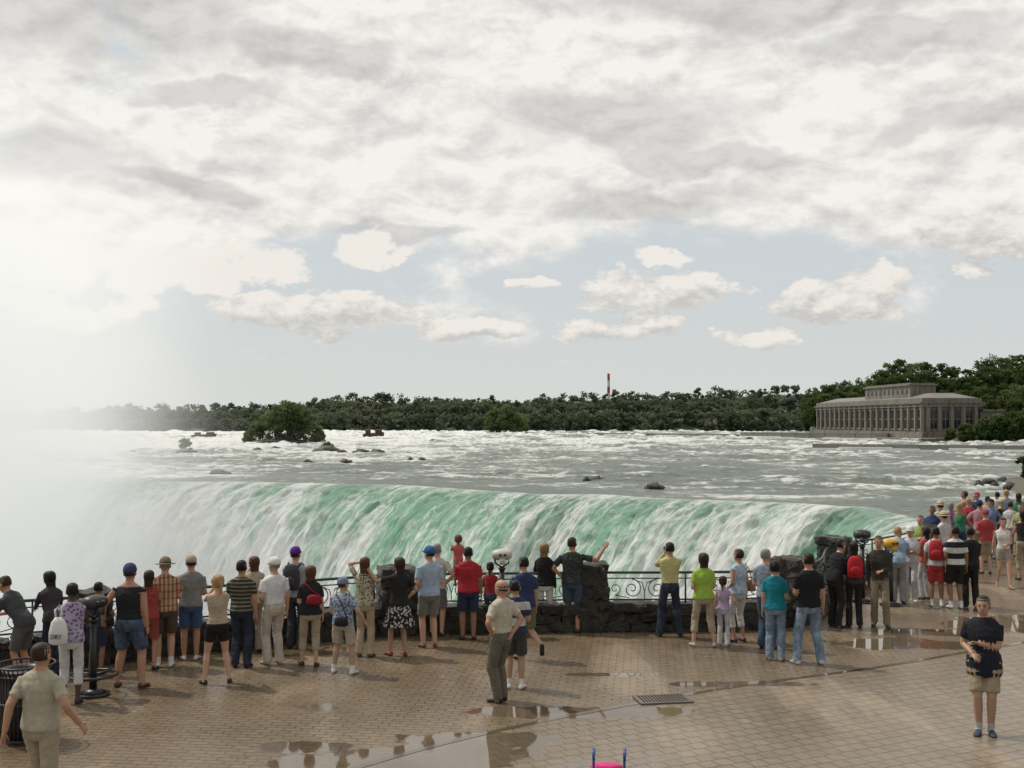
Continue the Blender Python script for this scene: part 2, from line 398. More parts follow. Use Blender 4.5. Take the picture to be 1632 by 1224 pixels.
kfar=t.mr(dist,160,360)
fo=t.mix(kfar,nearN,farN); fo=t.m('ADD',t.m('MULTIPLY',fo,0.55),t.m('MULTIPLY',midN,0.45))
left=t.mr(xo,140,-40)           # more broken water towards the far side
thr=t.m('SUBTRACT',0.565,t.m('MULTIPLY',t.m('MULTIPLY',kfar,left),0.05))
thr=t.m('SUBTRACT',thr,t.m('MULTIPLY',t.mr(xo,0,-50),0.045))
thr=t.m('SUBTRACT',thr,t.m('MULTIPLY',t.mr(dist,120,190),0.02))
fo=t.m('ADD',fo,t.m('MULTIPLY',t.m('SUBTRACT',fine,0.5),0.36))
fo=t.m('ADD',fo,t.m('MULTIPLY',wcap,0.085))
foam=t.mr(t.m('SUBTRACT',fo,thr),-0.035,0.065)
wc=t.mix(t.mr(midN,0.35,0.65),(0.10,0.125,0.10),(0.19,0.225,0.185))
wc=t.mix(t.mr(fine,0.3,0.7,0,.5),wc,(0.27,0.31,0.275))
col=t.mix(foam,wc,(0.82,0.84,0.81))
hh=t.m('ADD',t.m('MULTIPLY',fine,1.2),t.m('MULTIPLY',nearN,1.6))
finish(t,col,t.mix(foam,(0.32,)*3,(0.8,)*3),t.bump(hh,1.0,0.9),0.17)
o=obj("river",vv.tolist(),ff,[M_river],smooth=True)
at=o.data.attributes.new('wave','FLOAT','POINT'); at.data.foreach_set('value',wc_)
# falling water
Nf=110; vv=[]; uv=[]
hmax=21.0
for i in range(N):
    fl=fls[i]
    rib=noise.noise(Vector((s_[i]*0.12,3.3,0)))*0.8
    kk=0.115+0.02*noise.noise(Vector((s_[i]*0.05,7.7,0)))
    for j in range(Nf):
        u=j/(Nf-1); h=hmax*u**1.25
        a=noise.noise(Vector((s_[i]*0.55+ h*0.02,h*0.09,0)))*0.55+noise.noise(Vector((s_[i]*1.5,h*0.22,4)))*0.36+rib*0.4
        b=noise.noise(Vector((s_[i]*0.9,h*0.8,14)))*0.34+noise.noise(Vector((s_[i]*2.2,h*1.6,24)))*0.22
        am=min(1,h/3)
        p=C[i]+fl*(h+a*am*0.9+b*am)+Vector((0,0,-kk*h*h+ (0.14*a+0.35*b)*am))
        vv.append(p); uv.append((s_[i],h))
ff=[]
for i in range(N-1):
    for j in range(Nf-1): a=i*Nf+j; ff.append([a,a+1,a+Nf+1,a+Nf])
M_fall,t=mat("falling_water")
uvn=t.n('ShaderNodeUVMap').outputs[0]; su=t.n('ShaderNodeSeparateXYZ',{0:uvn}); sv=su.outputs[1]
st1=t.noise(t.mapping(uvn,scale=(0.55,0.13,1)),1.0,8,0.72,0.5)
st2=t.noise(t.mapping(uvn,scale=(2.6,0.40,1)),1.0,7,0.75,0.4)
st3=t.noise(t.mapping(uvn,scale=(0.10,0.035,1),loc=(5.3,0,0)),1.0,4,0.5)
clp=t.noise(t.mapping(uvn,scale=(1.5,1.2,1)),1.0,7,0.78,0.3)
m_=t.m('ADD',t.m('MULTIPLY',st1,0.42),t.m('ADD',t.m('MULTIPLY',st2,0.28),t.m('ADD',t.m('MULTIPLY',clp,0.30),t.m('MULTIPLY',t.m('SUBTRACT',st3,0.5),0.60))))
m_=t.m('ADD',m_,t.mr(sv,2.0,12.0,0.0,0.12,False))
m_=t.m('ADD',m_,t.mr(sv,2.2,0.2,0.0,0.035,False))
foam=t.mr(m_,0.462,0.61)
gc=t.mix(t.mr(sv,0,5),(0.19,0.30,0.23),(0.215,0.46,0.315))
gc=t.mix(t.mr(clp,0.35,0.65,0,0.55),gc,(0.42,0.63,0.50))
col=t.mix(foam,gc,(0.90,0.92,0.89))
finish(t,col,t.mix(foam,(0.35,)*3,(0.85,)*3),t.bump(t.m('ADD',st2,t.m('ADD',clp,st1)),0.9,0.6),0.3)
o=obj("waterfall",vv,ff,[M_fall],smooth=True)
ul=o.data.uv_layers.new(name="UVMap"); li=np.zeros(len(o.data.loops),dtype=np.int32); o.data.loops.foreach_get('vertex_index',li)
ul.data.foreach_set('uv',np.array(uv)[li].astype(np.float32).ravel())
M_pool,t=mat("churned_pool"); oc=t.n('ShaderNodeTexCoord').outputs['Object']
finish(t,t.mix(t.mr(t.noise(oc,0.05,8,0.6),0.3,0.6),(0.25,0.45,0.38),(0.85,0.88,0.86)),0.6)
obj("gorge_pool",[(-400,-60,-52),(60,-60,-52),(60,200,-52),(-400,200,-52)],[[0,1,2,3]],[M_pool])
# mist
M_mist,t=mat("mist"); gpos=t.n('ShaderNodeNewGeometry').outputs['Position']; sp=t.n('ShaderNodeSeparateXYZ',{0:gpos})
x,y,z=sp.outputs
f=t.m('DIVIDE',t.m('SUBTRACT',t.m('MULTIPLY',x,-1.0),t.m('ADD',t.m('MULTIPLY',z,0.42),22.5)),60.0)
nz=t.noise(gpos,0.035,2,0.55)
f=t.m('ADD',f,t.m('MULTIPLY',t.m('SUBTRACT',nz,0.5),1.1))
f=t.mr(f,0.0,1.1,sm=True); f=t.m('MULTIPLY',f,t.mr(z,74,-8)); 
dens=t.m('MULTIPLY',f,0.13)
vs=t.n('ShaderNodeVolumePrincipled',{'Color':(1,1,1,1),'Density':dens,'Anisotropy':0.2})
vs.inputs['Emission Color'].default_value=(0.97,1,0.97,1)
t.nt.links.new(t.m('MULTIPLY',dens,0.34),vs.inputs['Emission Strength'])  # added glow keeps the mist white, standing in for multiple scattering
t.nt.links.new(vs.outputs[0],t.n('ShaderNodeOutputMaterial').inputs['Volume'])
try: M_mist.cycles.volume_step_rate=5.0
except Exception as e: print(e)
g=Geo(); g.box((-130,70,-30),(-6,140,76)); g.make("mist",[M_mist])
# ------------------------------------------------------------------ rocks, bank, weirs
def boulder(g,c,r,seed,m=0,flat=0.5):
    n=12;k=7; rs=[]
    b=len(g.v)
    for i in range(k+1):
        a=math.pi*(0.03+0.94*i/k)-math.pi/2
        for q in range(n):
            th=2*math.pi*q/n; d=Vector((math.cos(a)*math.cos(th),math.cos(a)*math.sin(th),math.sin(a)))
            rr=1+0.45*noise.noise(d*1.3+Vector((seed*2.3,0,0)))+0.2*noise.noise(d*3.5+Vector((seed,4,0)))
            g.v.append(Vector(c)+Vector((d.x*r[0],d.y*r[1],d.z*r[2]))*rr)
    for i in range(k):
        for q in range(n): g.f.append([b+i*n+q,b+i*n+(q+1)%n,b+(i+1)*n+(q+1)%n,b+(i+1)*n+q]); g.m.append(m)
    g.f.append([b+q for q in range(n)][::-1]); g.m.append(m); g.f.append([b+k*n+q for q in range(n)]); g.m.append(m)
for k_,(px,py,w_) in enumerate([(350,757,34),(490,738,16),(550,738,22),(575,722,30),(600,722,26),(520,720,46),(545,722,16),(655,735,14),(672,735,14),(690,703,12),(440,716,16),(212,722,14),(410,718,16),(950,768,26),(1042,780,34),(935,769,14),(838,691,10),(1575,772,30),(1598,770,24),(1620,772,34),(1560,776,16),(1610,780,26),(1640,776,30),(1585,779,18),(295,722,34),(1195,700,14),(1370,705,14)]):
    p=G(px,py,ZW); sc=p.y/1750; g=Geo(); ww=w_*sc/2
    boulder(g,(0,0,0.0),(ww*0.75,ww*0.6,max(0.5,min(ww*0.38,1.7))),k_*1.3)
    boulder(g,(ww*0.6,ww*0.2,-0.1),(ww*0.45,ww*0.4,max(0.35,ww*0.25)),k_*2.3+5)
    boulder(g,(-ww*0.62,-ww*0.1,-0.15),(ww*0.38,ww*0.35,max(0.3,ww*0.2)),k_*3.3+9)
    o=g.make("river_rock",[M_rock],True); o.location=p+Vector((0,0,0.22))
# bank at right
M_bank=simple("bank_soil",(0.10,0.09,0.06),0.8,0.4,0.8,0.4)
bk=[Vector(p) for p in [(27,44,-1.0),(33,58,-1.2),(46,95,-1.6),(55,122,-2.2),(68,132,-2.2),(100,148,-2.0),(320,190,-1.5),(320,-10,-0.8)]]
vv=bk+[Vector((p.x-2,p.y+1,-5)) for p in bk]; n=len(bk)
obj("river_bank",vv,[list(range(n))]+[[i,i+1,n+i+1,n+i] for i in range(n-1)],[M_bank])
M_conc=simple("weathered_concrete",(0.16,0.16,0.145),0.7,0.35,0.25,0.3)
M_white=simple("spill_foam",(0.8,0.82,0.8),0.7,0.1,1)
def weir(p0,p1,h,w_=2.2):
    g=Geo(); d=(p1-p0); L=d.length; n=max(6,int(L/6))
    for i in range(n):
        a=p0+d*(i/n); b=p0+d*((i+1)/n); ang=math.atan2(d.y,d.x); M=Matrix.Translation(a)@Matrix.Rotation(ang,4,'Z'); l=L/n
        g.box((0,0,-1),(l-0.25,w_,h+random.uniform(-.05,.05)),0,M)
        g.box((l-0.25,0.2,-1),(l,w_-0.2,h-0.12),0,M)
        g.box((0,-1.3-random.random()*0.5,-1),(l,-0.01,0.6+random.uniform(-0.15,0.55)),1,M)
    g.make("weir",[M_conc,M_white])
weir(G(935,695,ZW),G(1175,698,ZW),1.6)
weir(G(1180,699,ZW),G(1415,702,ZW),2.6)
weir(G(1295,719,ZW),G(1700,723,ZW),1.7,2.5)
# ------------------------------------------------------------------ foliage
def leafmat(name,a,b,c):
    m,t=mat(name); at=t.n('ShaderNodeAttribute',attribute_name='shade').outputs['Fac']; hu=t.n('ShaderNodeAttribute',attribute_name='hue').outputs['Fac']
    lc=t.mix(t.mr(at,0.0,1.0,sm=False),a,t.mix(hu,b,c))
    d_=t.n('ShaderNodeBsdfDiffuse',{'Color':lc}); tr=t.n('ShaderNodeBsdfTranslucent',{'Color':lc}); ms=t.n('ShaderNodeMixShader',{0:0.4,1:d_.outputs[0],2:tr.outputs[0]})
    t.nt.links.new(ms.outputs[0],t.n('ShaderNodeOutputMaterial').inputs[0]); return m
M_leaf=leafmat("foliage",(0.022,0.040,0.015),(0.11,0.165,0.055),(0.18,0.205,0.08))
M_leafd=leafmat("foliage_distant",(0.075,0.095,0.068),(0.145,0.185,0.11),(0.21,0.23,0.135))  # paler leaf colours, aerial haze painted in
M_bark=simple("bark",(0.07,0.055,0.04),0.85,0.3,3,0.3)
def trees(name,lst,nc,nl,ls,mt,loc=Vector((0,0,0)),low=0.05):
    V=[];Fc=[];Mi=[];Sh=[];Hu=[]
    nv=0
    for (x,y,z,h,r) in lst:
        base=np.array((x,y,z),float)-np.array(loc)
        # trunk + limbs
        g=Geo(); b=Vector(base); n0=nv
        g.tube([b-Vector((0,0,0.5)),b+Vector((0,0,h*0.4)),b+Vector((random.uniform(-.1,.1)*r,0,h*0.8))],[h*0.022,h*0.016,h*0.006],1,5)
        for _ in range(3):
            a=random.random()*6.28; z0=h*random.uniform(0.3,0.5)
            g.tube([b+Vector((0,0,z0)),b+Vector((math.cos(a)*r*0.6,math.sin(a)*r*0.6,z0+h*0.25))],[h*0.01,h*0.004],1,4)
        V.append(np.array([tuple(p) for p in g.v])); Fc+= [[i+nv for i in f] for f in g.f]; Mi+=g.m; Sh+= [0.2]*len(g.v); nv+=len(g.v)
        tone=random.uniform(-0.24,0.26); hue=random.random()**1.5
        for k in range(nc):
            a=random.random()*6.28; zz=low+(1-low)*random.random()**0.85; prof=math.sqrt(max(0.05,1-(abs(zz-0.45)/0.58)**2.2)); rr=r*prof*random.random()**0.5*0.95
            cc=base+np.array((math.cos(a)*rr,math.sin(a)*rr,h*zz))
            cr_=r*random.uniform(0.2,0.42)
            dpos=np.random.normal(size=(nl,3)); dpos/=np.linalg.norm(dpos,axis=1)[:,None]; dpos*= (np.random.random((nl,1))**0.5)*cr_; dpos[:,2]*=0.7
            pc=cc+dpos
            a1=np.random.normal(size=(nl,3)); a1/=np.linalg.norm(a1,axis=1)[:,None]; a2=np.cross(a1,np.random.normal(size=(nl,3))); a2/=np.linalg.norm(a2,axis=1)[:,None]
            sz=ls*np.random.uniform(0.6,1.3,(nl,1)); a1*=sz; a2*=sz*0.7
            q=np.stack([pc-a1,pc-a2*0.8,pc+a1,pc+a2],1).reshape(-1,3)
            V.append(q); Fc+= [[nv+4*i,nv+4*i+1,nv+4*i+2,nv+4*i+3] for i in range(nl)]; Mi+=[0]*nl
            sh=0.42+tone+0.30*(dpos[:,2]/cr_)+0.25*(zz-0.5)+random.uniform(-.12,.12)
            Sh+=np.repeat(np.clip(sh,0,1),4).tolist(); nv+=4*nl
        Hu+=[hue]*(nv-n0)
    V=np.concatenate(V)
    o=obj(name,V.tolist(),Fc,[mt,M_bark],Mi); o.location=loc
    at=o.data.attributes.new('shade','FLOAT','POINT'); at.data.foreach_set('value',np.array(Sh,dtype=np.float32))
    at=o.data.attributes.new('hue','FLOAT','POINT'); at.data.foreach_set('value',np.array(Hu,dtype=np.float32)); return o
def prof(pts,px):
    for (a,b),(c,d) in zip(pts[:-1],pts[1:]):
        if a<=px<=c: return b+(d-b)*(px-a)/(c-a)
    return pts[0][1] if px<pts[0][0] else pts[-1][1]
# far forest: hill terrain first
ridge=[(-300,655),(60,655),(200,650),(300,648),(420,648),(480,640),(560,633),(650,632),(720,630),(800,635),(900,630),(980,626),(1060,627),(1150,622),(1250,617),(1330,614),(1420,606),(1900,606)]
lst=[]
for row,(dd,fr) in enumerate([(790,0.35),(815,0.6),(845,0.82),(880,1.0)]):
    px=-60
    while px<1460:
        top=prof(ridge,px)+random.uniform(-5,7)
        ztop=4+(672-top)/1750*dd; zb=-3+ (ztop+3)*(fr-0.35)*0.75
        hgt_=(ztop-zb)*(1.0 if row==3 else random.uniform(0.55,0.8))
        if row<3: hgt_=min(hgt_,(ztop+3)*fr*1.05-zb-(-3)) if row else (ztop+3)*0.5
        hgt_=max(hgt_,6)
        lst.append(((px-816)/1750*dd,dd+random.uniform(-8,8),zb,hgt_,random.uniform(4.5,10)))
        px+=random.uniform(8,17)
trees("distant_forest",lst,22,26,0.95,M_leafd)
M_hill=simple("hill_ground",(0.06,0.075,0.045),0.9,0.4,0.05)
vv=[];pxs=list(range(-400,2100,25))
for px in pxs:
    top=prof(ridge,px)
    for (dd,fr) in((780,-0.05),(800,0.25),(850,0.62),(900,0.84),(1100,0.5)):
        ztop=4+(672-top)/1750*880; vv.append(Vector(((px-816)/1750*dd,dd,-3.2+(ztop+3)*fr)))
ff=[[i*5+j,i*5+5+j,i*5+6+j,i*5+1+j] for i in range(len(pxs)-1) for j in range(4)]
obj("far_shore_hill",vv,ff,[M_hill],smooth=True)
# right wooded hill behind the power station
rh=[(1290,625),(1370,610),(1410,585),(1440,576),(1480,575),(1510,585),(1545,588),(1580,570),(1640,566),(1760,560)]
lst=[]
for row,(dd,fr) in enumerate([(520,0.45),(540,0.65),(565,0.85),(590,1.0)]):
    px=1300 if row>0 else 1380
    while px<1760:
        top=prof(rh,px)+random.uniform(-3,6); ztop=4+(672-top)/1750*dd
        zb=-3+(ztop+3)*(fr-0.4)*0.8; tt_=-3+(ztop+3)*fr
        lst.append(((px-816)/1750*dd,dd+random.uniform(-6,6),zb,max(7,tt_-zb),random.uniform(5,8))); px+=random.uniform(12,20)
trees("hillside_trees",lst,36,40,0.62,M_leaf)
vv=[];pxs=list(range(1290,2100,30))
for px in pxs:
    for (dd,fr) in((500,-0.05),(525,0.2),(560,0.5),(610,0.75),(760,0.5)):
        ztop=4+(672-prof(rh,px))/1750*600; vv.append(Vector(((px-816)/1750*dd,dd,-3.2+(ztop+3)*fr*(0.2 if px<1320 else 1))))
ff=[[i*5+j,i*5+5+j,i*5+6+j,i*5+1+j] for i in range(len(pxs)-1) for j in range(4)]
obj("wooded_hill",vv,ff,[M_hill],smooth=True)
# trees right of station, nearer
lst=[]
for px,py,w_,d_ in [(1580,640,40,395),(1605,625,48,405),(1635,615,52,410),(1670,600,60,415),(1540,676,26,372),(1515,684,18,368),(1570,670,34,372),(1590,664,38,374),(1615,658,42,374),(1645,650,44,376),(1575,632,40,420),(1620,640,44,390),(1680,640,44,390)]:
    h=4+(672-py)/1750*d_+3; lst.append(((px-816)/1750*d_,d_,-3,max(h,4),w_*d_/3500))
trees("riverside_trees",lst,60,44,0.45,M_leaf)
# islet shrubs
p=G(452,706,ZW)
lst=[(p.x+dx,p.y+dy,ZW,h,r) for dx,dy,h,r in [(-9,0,6.5,3.2),(-5,1,10,4.2),(-1,-1,12,4.6),(3,1,13,4.8),(6.5,0,10.5,4),(9.5,0,7,3.2),(0.5,3,13.6,4),(-11.5,1,3.5,2),(11.5,0,4,2.2)]]
M_leafi=leafmat("foliage_islet",(0.065,0.09,0.045),(0.19,0.25,0.10),(0.25,0.28,0.13))
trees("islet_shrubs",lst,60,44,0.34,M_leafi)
g=Geo(); boulder(g,(0,0,0),(13,7,1.1),3); o=g.make("islet_rock",[M_rock],True); o.location=(p.x,p.y,ZW)
p=G(296,719,ZW); trees("small_shrub",[(p.x,p.y,ZW,2.6,1.8)],30,40,0.25,M_leafi)
p=G(522,716,ZW); trees("small_shrub",[(p.x,p.y,ZW,1.6,2.2)],24,40,0.22,M_leaf)
trees("islet_tree",[((805-816)/1750*700,700,ZW,17,9),((790-816)/1750*700,703,ZW,13,8),((822-816)/1750*700,702,ZW,12,8)],50,44,0.7,M_leafi)
trees("river_shrub",[(58.5,122,-2.3,3.2,2.0),(61,126,-2.3,3,2.0),(55.5,118,-2,2.2,1.3)],40,50,0.17,M_leaf)
# ------------------------------------------------------------------ power station
M_stone,t=mat("station_stone"); oc=t.n('ShaderNodeTexCoord').outputs['Object']
n1=t.noise(oc,0.12,6,0.6); n2=t.noise(t.mapping(oc,scale=(1,1,0.15)),0.9,6,0.65)
cc=t.mix(n1,(0.16,0.142,0.12),(0.24,0.22,0.185)); cc=t.mix(t.mr(n2,0.42,0.66,0,0.8),cc,(0.075,0.07,0.06))
finish(t,cc,0.8,t.bump(n2,0.3,0.1))
M_roof=simple("station_roof",(0.17,0.165,0.15),0.7,0.3,0.15,0.2)
M_win=simple("window_glass",(0.02,0.022,0.024),0.15,0.4,0.3)
g=Geo(); L=112.0; Wd=21.0; Hh=15.0
# local frame: x = depth away from river (0..Wd), y = along river (0..L), z up
g.box((0.6,0.6,-4),(Wd-0.6,L-0.6,Hh-1.6))              # core (recessed wall plane)
g.box((-0.6,-0.6,-4),(Wd+0.6,L+0.6,2.2))              # plinth
g.box((-0.25,-0.25,2.2),(Wd+0.25,L+0.25,2.9))
g.box((-0.5,-0.5,Hh-3.4),(Wd+0.5,L+0.5,Hh-2.2))       # entablature
g.box((-1.0,-1.0,Hh-2.2),(Wd+1.0,L+1.0,Hh-1.75))      # cornice
g.box((-0.2,-0.2,Hh-1.75),(Wd+0.2,L+0.2,Hh-0.3))      # parapet
nb=19; bay=L/nb
for i in range(nb+1):
    y=i*bay; y=min(max(y,0.9),L-0.9)
    g.box((-0.1,y-0.9,2.9),(0.598,y+0.9,Hh-3.4))
    g.box((-0.35,y-0.55,2.9),(-0.102,y+0.55,Hh-3.4))
for i in range(nb):
    y=(i+0.5)*bay
    g.box((0.50,y-1.55,4.0),(0.597,y+1.55,10.4),1)
    g.box((0.38,y-0.12,4.0),(0.498,y+0.12,10.4)); g.box((0.36,y-1.5,7.2),(0.499,y+1.5,7.5))
    g.box((0.2,y-2.0,10.5),(0.596,y+2.0,11.2)); g.box((0.2,y-1.9,3.3),(0.596,y+1.9,3.9))
for i in range(5):
    x=2.0+i*(Wd-4)/4; g.box((x-0.8,-0.1,2.9),(x+0.8,0.598,Hh-3.4)); g.box((x-0.5,-0.35,2.9),(x+0.5,-0.102,Hh-3.4))
for i in range(4):
    x=2.0+(i+0.5)*(Wd-4)/4
    g.box((x-1.2,0.5,4.0),(x+1.2,0.597,10.4),1); g.box((x-0.1,0.38,4.0),(x+0.1,0.498,10.4)); g.box((x-1.2,0.36,7.2),(x+1.2,0.499,7.5))
# attic windows strip
for i in range(nb): 
    y=(i+0.5)*bay; g.box((-0.53,y-0.8,Hh-3.1),(-0.502,y+0.8,Hh-2.5),1)
# sloping roof of the long wings
b=len(g.v); 
for p in [(0.6,0.6,Hh-0.3),(Wd-0.6,0.6,Hh-0.3),(Wd-0.6,L-0.6,Hh-0.3),(0.6,L-0.6,Hh-0.3),(7,7,Hh+1.6),(Wd-7,7,Hh+1.6),(Wd-7,L-7,Hh+1.6),(7,L-7,Hh+1.6)]: g.v.append(Vector(p))
for q in((0,1,5,4),(1,2,6,5),(2,3,7,6),(3,0,4,7),(4,5,6,7)): g.f.append([b+i for i in q]); g.m.append(2)
# upper block
g.box((2.5,16,Hh-0.2),(Wd-9,60,Hh+4.6)); g.box((1.9,15.4,Hh+4.6),(Wd-8.4,60.6,Hh+5.1)); g.box((2.8,16.5,Hh+5.1),(Wd-9.4,59.5,Hh+5.6))
for i in range(10): y=19+i*4.2; g.box((2.42,y-1.0,Hh+1.6),(2.498,y+1.0,Hh+3.4),1)
# end pavilion nearest, slightly lower, toward the trees
g.box((Wd+0.65,2,-4),(Wd+9,22,Hh-5)); g.box((Wd+1.25,1.4,Hh-5),(Wd+9.6,22.6,Hh-4.3))
for i in range(3): g.box((Wd+2+i*2.4,1.9,3),(Wd+3.3+i*2.4,1.998,8),1)
# river-side apron
g.box((-6,-12,-4),(-0.65,L+10,0.6)); g.box((-0.6,-12,-4),(Wd+6,-0.65,0.8))
o=g.make("power_station_building",[M_stone,M_win,M_roof]); o.location=(143.5,384,-2.4); o.rotation_euler[2]=rad(3.0)
# chimney
g=Geo(); h0=49
for i in range(9):
    z0=-3+i*(h0)/9; z1=-3+(i+1)*h0/9; r0=1.6-0.5*i/9; r1=1.6-0.5*(i+1)/9
    g.rings([(Vector((0,0,z0)),Vector((r0,0,0)),Vector((0,r0,0))),(Vector((0,0,z1)),Vector((r1,0,0)),Vector((0,r1,0)))],i%2,12)
g.rings([(Vector((0,0,h0-3)),Vector((1.2,0,0)),Vector((0,1.2,0))),(Vector((0,0,h0-2.4)),Vector((1.2,0,0)),Vector((0,1.2,0)))],0,12)
o=g.make("smokestack",[simple("chimney_red",(0.35,0.07,0.05),0.7),simple("chimney_white",(0.6,0.58,0.55),0.7)],False); o.location=((970-816)/1750*950,950,-1)
# stranded barges
M_rust=simple("rusted_iron",(0.06,0.035,0.025),0.8,0.5,0.8,0.4)
def barge(px,py,w_,h):
    p=G(px,py,ZW); Lb=w_*p.y/1750; g=Geo(); hw=2.0
    b=len(g.v)
    for (x,y,z) in [(-Lb*.42,-hw,0),(Lb*.46,-hw,0),(Lb*.46,hw,0),(-Lb*.42,hw,0),(-Lb*.5,-hw,h*.55),(Lb*.5,-hw,h*.65),(Lb*.5,hw,h*.65),(-Lb*.5,hw,h*.55)]: g.v.append(Vector((x,y,z-.3)))
    for q in((3,2,1,0),(4,5,6,7),(0,1,5,4),(1,2,6,5),(2,3,7,6),(3,0,4,7)): g.f.append([b+i for i in q]); g.m.append(0)
    g.box((-Lb*.35,-hw*.8,h*.55-.3),(-Lb*.12,hw*.8,h)); g.box((Lb*.1,-hw*.8,h*.6-.3),(Lb*.4,hw*.8,h*.92))
    for i in range(5): g.box((-Lb*.4+i*Lb*.2,-hw-.1,0),(-Lb*.37+i*Lb*.2,-hw-.002,h*.6))
    o=g.make("wrecked_barge",[M_rust]); o.location=p+Vector((0,0,.5)); o.rotation_euler=(0.05,-0.05,0.2)
barge(595,699,34,3.4); barge(325,697,40,1.8)
# ------------------------------------------------------------------ people
clothc={}
def cloth(col,pat='plain',col2=(0.5,0.5,0.5),rough=0.85):
    key=(col,pat,col2)
    if key in clothc: return clothc[key]
    m,t=mat("cloth_"+pat); oc=t.n('ShaderNodeTexCoord').outputs['Object']; sp=t.n('ShaderNodeSeparateXYZ',{0:oc})
    n1=t.noise(t.mapping(oc,scale=(1,1,0.6)),9,4,0.6); n2=t.noise(oc,150,2,0.5)
    base=col
    def band(s,f,w): return t.m('LESS_THAN',t.m('FRACT',t.m('ADD',t.m('MULTIPLY',s,f),50.0)),w)
    if pat=='stripes': base=t.mix(band(sp.outputs[2],16,0.35),col,col2)
    elif pat=='bigstripes': base=t.mix(band(sp.outputs[2],4.2,0.5),col,col2)
    elif pat=='vstripes': base=t.mix(band(sp.outputs[0],16,0.4),col,col2)
    elif pat=='plaid':
        base=t.mix(band(sp.outputs[0],15,0.4),col,col2); base=t.mix(t.m('MULTIPLY',band(sp.outputs[2],9,0.2),0.5),base,(0.08,0.04,0.03))
    elif pat=='print':
        v=t.n('ShaderNodeTexVoronoi',{'Vector':oc,'Scale':22.0}); base=t.mix(t.m('LESS_THAN',v.outputs['Distance'],0.42),col,col2)
    elif pat=='denim': base=t.mix(t.mr(n1,0.35,0.65),col,col2)
    c=base
    c=t.mix(t.mr(n1,0.25,0.75,0.25,0.0),c,(0.02,0.02,0.02)) 
    finish(t,c,rough,t.bump(t.m('ADD',n1,t.m('MULTIPLY',n2,0.15)),0.5,0.05),0.2)
    clothc[key]=m; return m
skinc={}
def skinm(col):
    if col in skinc: return skinc[col]
    m,t=mat("skin"); oc=t.n('ShaderNodeTexCoord').outputs['Object']
    finish(t,t.mix(t.noise(oc,12,4,0.6),tuple(x*0.85 for x in col),tuple(min(1,x*1.1) for x in col)),0.5,None,0.35); skinc[col]=m; return m
hairc={}
def hairm(col):
    if col in hairc: return hairc[col]
    m,t=mat("hair"); oc=t.n('ShaderNodeTexCoord').outputs['Object']
    n1=t.noise(t.mapping(oc,scale=(90,90,8)),1,3,0.6)
    finish(t,t.mix(n1,tuple(x*0.5 for x in col),tuple(min(1,x*1.5) for x in col)),0.55,t.bump(n1,0.6,0.01),0.25); hairc[col]=m; return m
SK=(0.50,0.30,0.21); SKT=(0.40,0.22,0.14); SKD=(0.07,0.04,0.028); SKA=(0.38,0.24,0.16); SKB=(0.24,0.13,0.08)
BLK=(0.010,0.009,0.009); BRN=(0.03,0.017,0.010); BLO=(0.32,0.21,0.10); GRY=(0.20,0.19,0.18); AUB=(0.08,0.03,0.014)
M_dark=simple("dark_plastic",(0.02,0.02,0.02),0.35)
M_eye=simple("eye",(0.02,0.015,0.012),0.2)
M_lip=simple("lips",(0.30,0.10,0.08),0.5)
POS={'down':((.06,.03,-.53),(.3,-1,0)),'hip':((-.01,.03,-.40),(1,-.35,0)),'cam':((-.14,.24,.13),(.7,0,-1)),'rail':((.0,.36,-.30),(.4,-.5,-.6)),
 'front':((-.13,.2,-.30),(.6,-.6,-.2)),'up':((.08,.12,.42),(1,0,0)),'out':((.40,.12,.16),(.2,-.3,-1)),'head':((-.10,.03,.27),(1,.2,0)),'fold':((-.24,.17,-.22),(.8,-.3,-.5)),
 'fwd':((.02,.46,-.02),(.3,0,-1)),'swingf':((.05,.22,-.46),(.2,-1,0)),'swingb':((.06,-.20,-.48),(.2,-1,-.2)),'carry':((-.12,.26,-.10),(.5,-.4,-1)),'back':((-.12,-.14,-.40),(.8,-.5,0)),
 'side':((.22,.06,-.43),(.3,-1,0)),'pouch':((-.05,.16,-.36),(.6,-1,0))}
LEG={'stand':((-.10,.02),(.10,-.01)),'wide':((-.19,.03),(.19,0)),'step':((-.09,.24),(.09,-.22)),'stepr':((-.09,-.20),(.09,.22)),'shift':((-.13,.10),(.10,-.04)),'close':((-.07,0),(.07,.02)),'kick':((-.08,.05),(.12,-.34))}
LAB=['skin','top','bottom','shoe','hair','sock','hat','bag','dark','eye','lip','hat2']
LI={k:i for i,k in enumerate(LAB)}
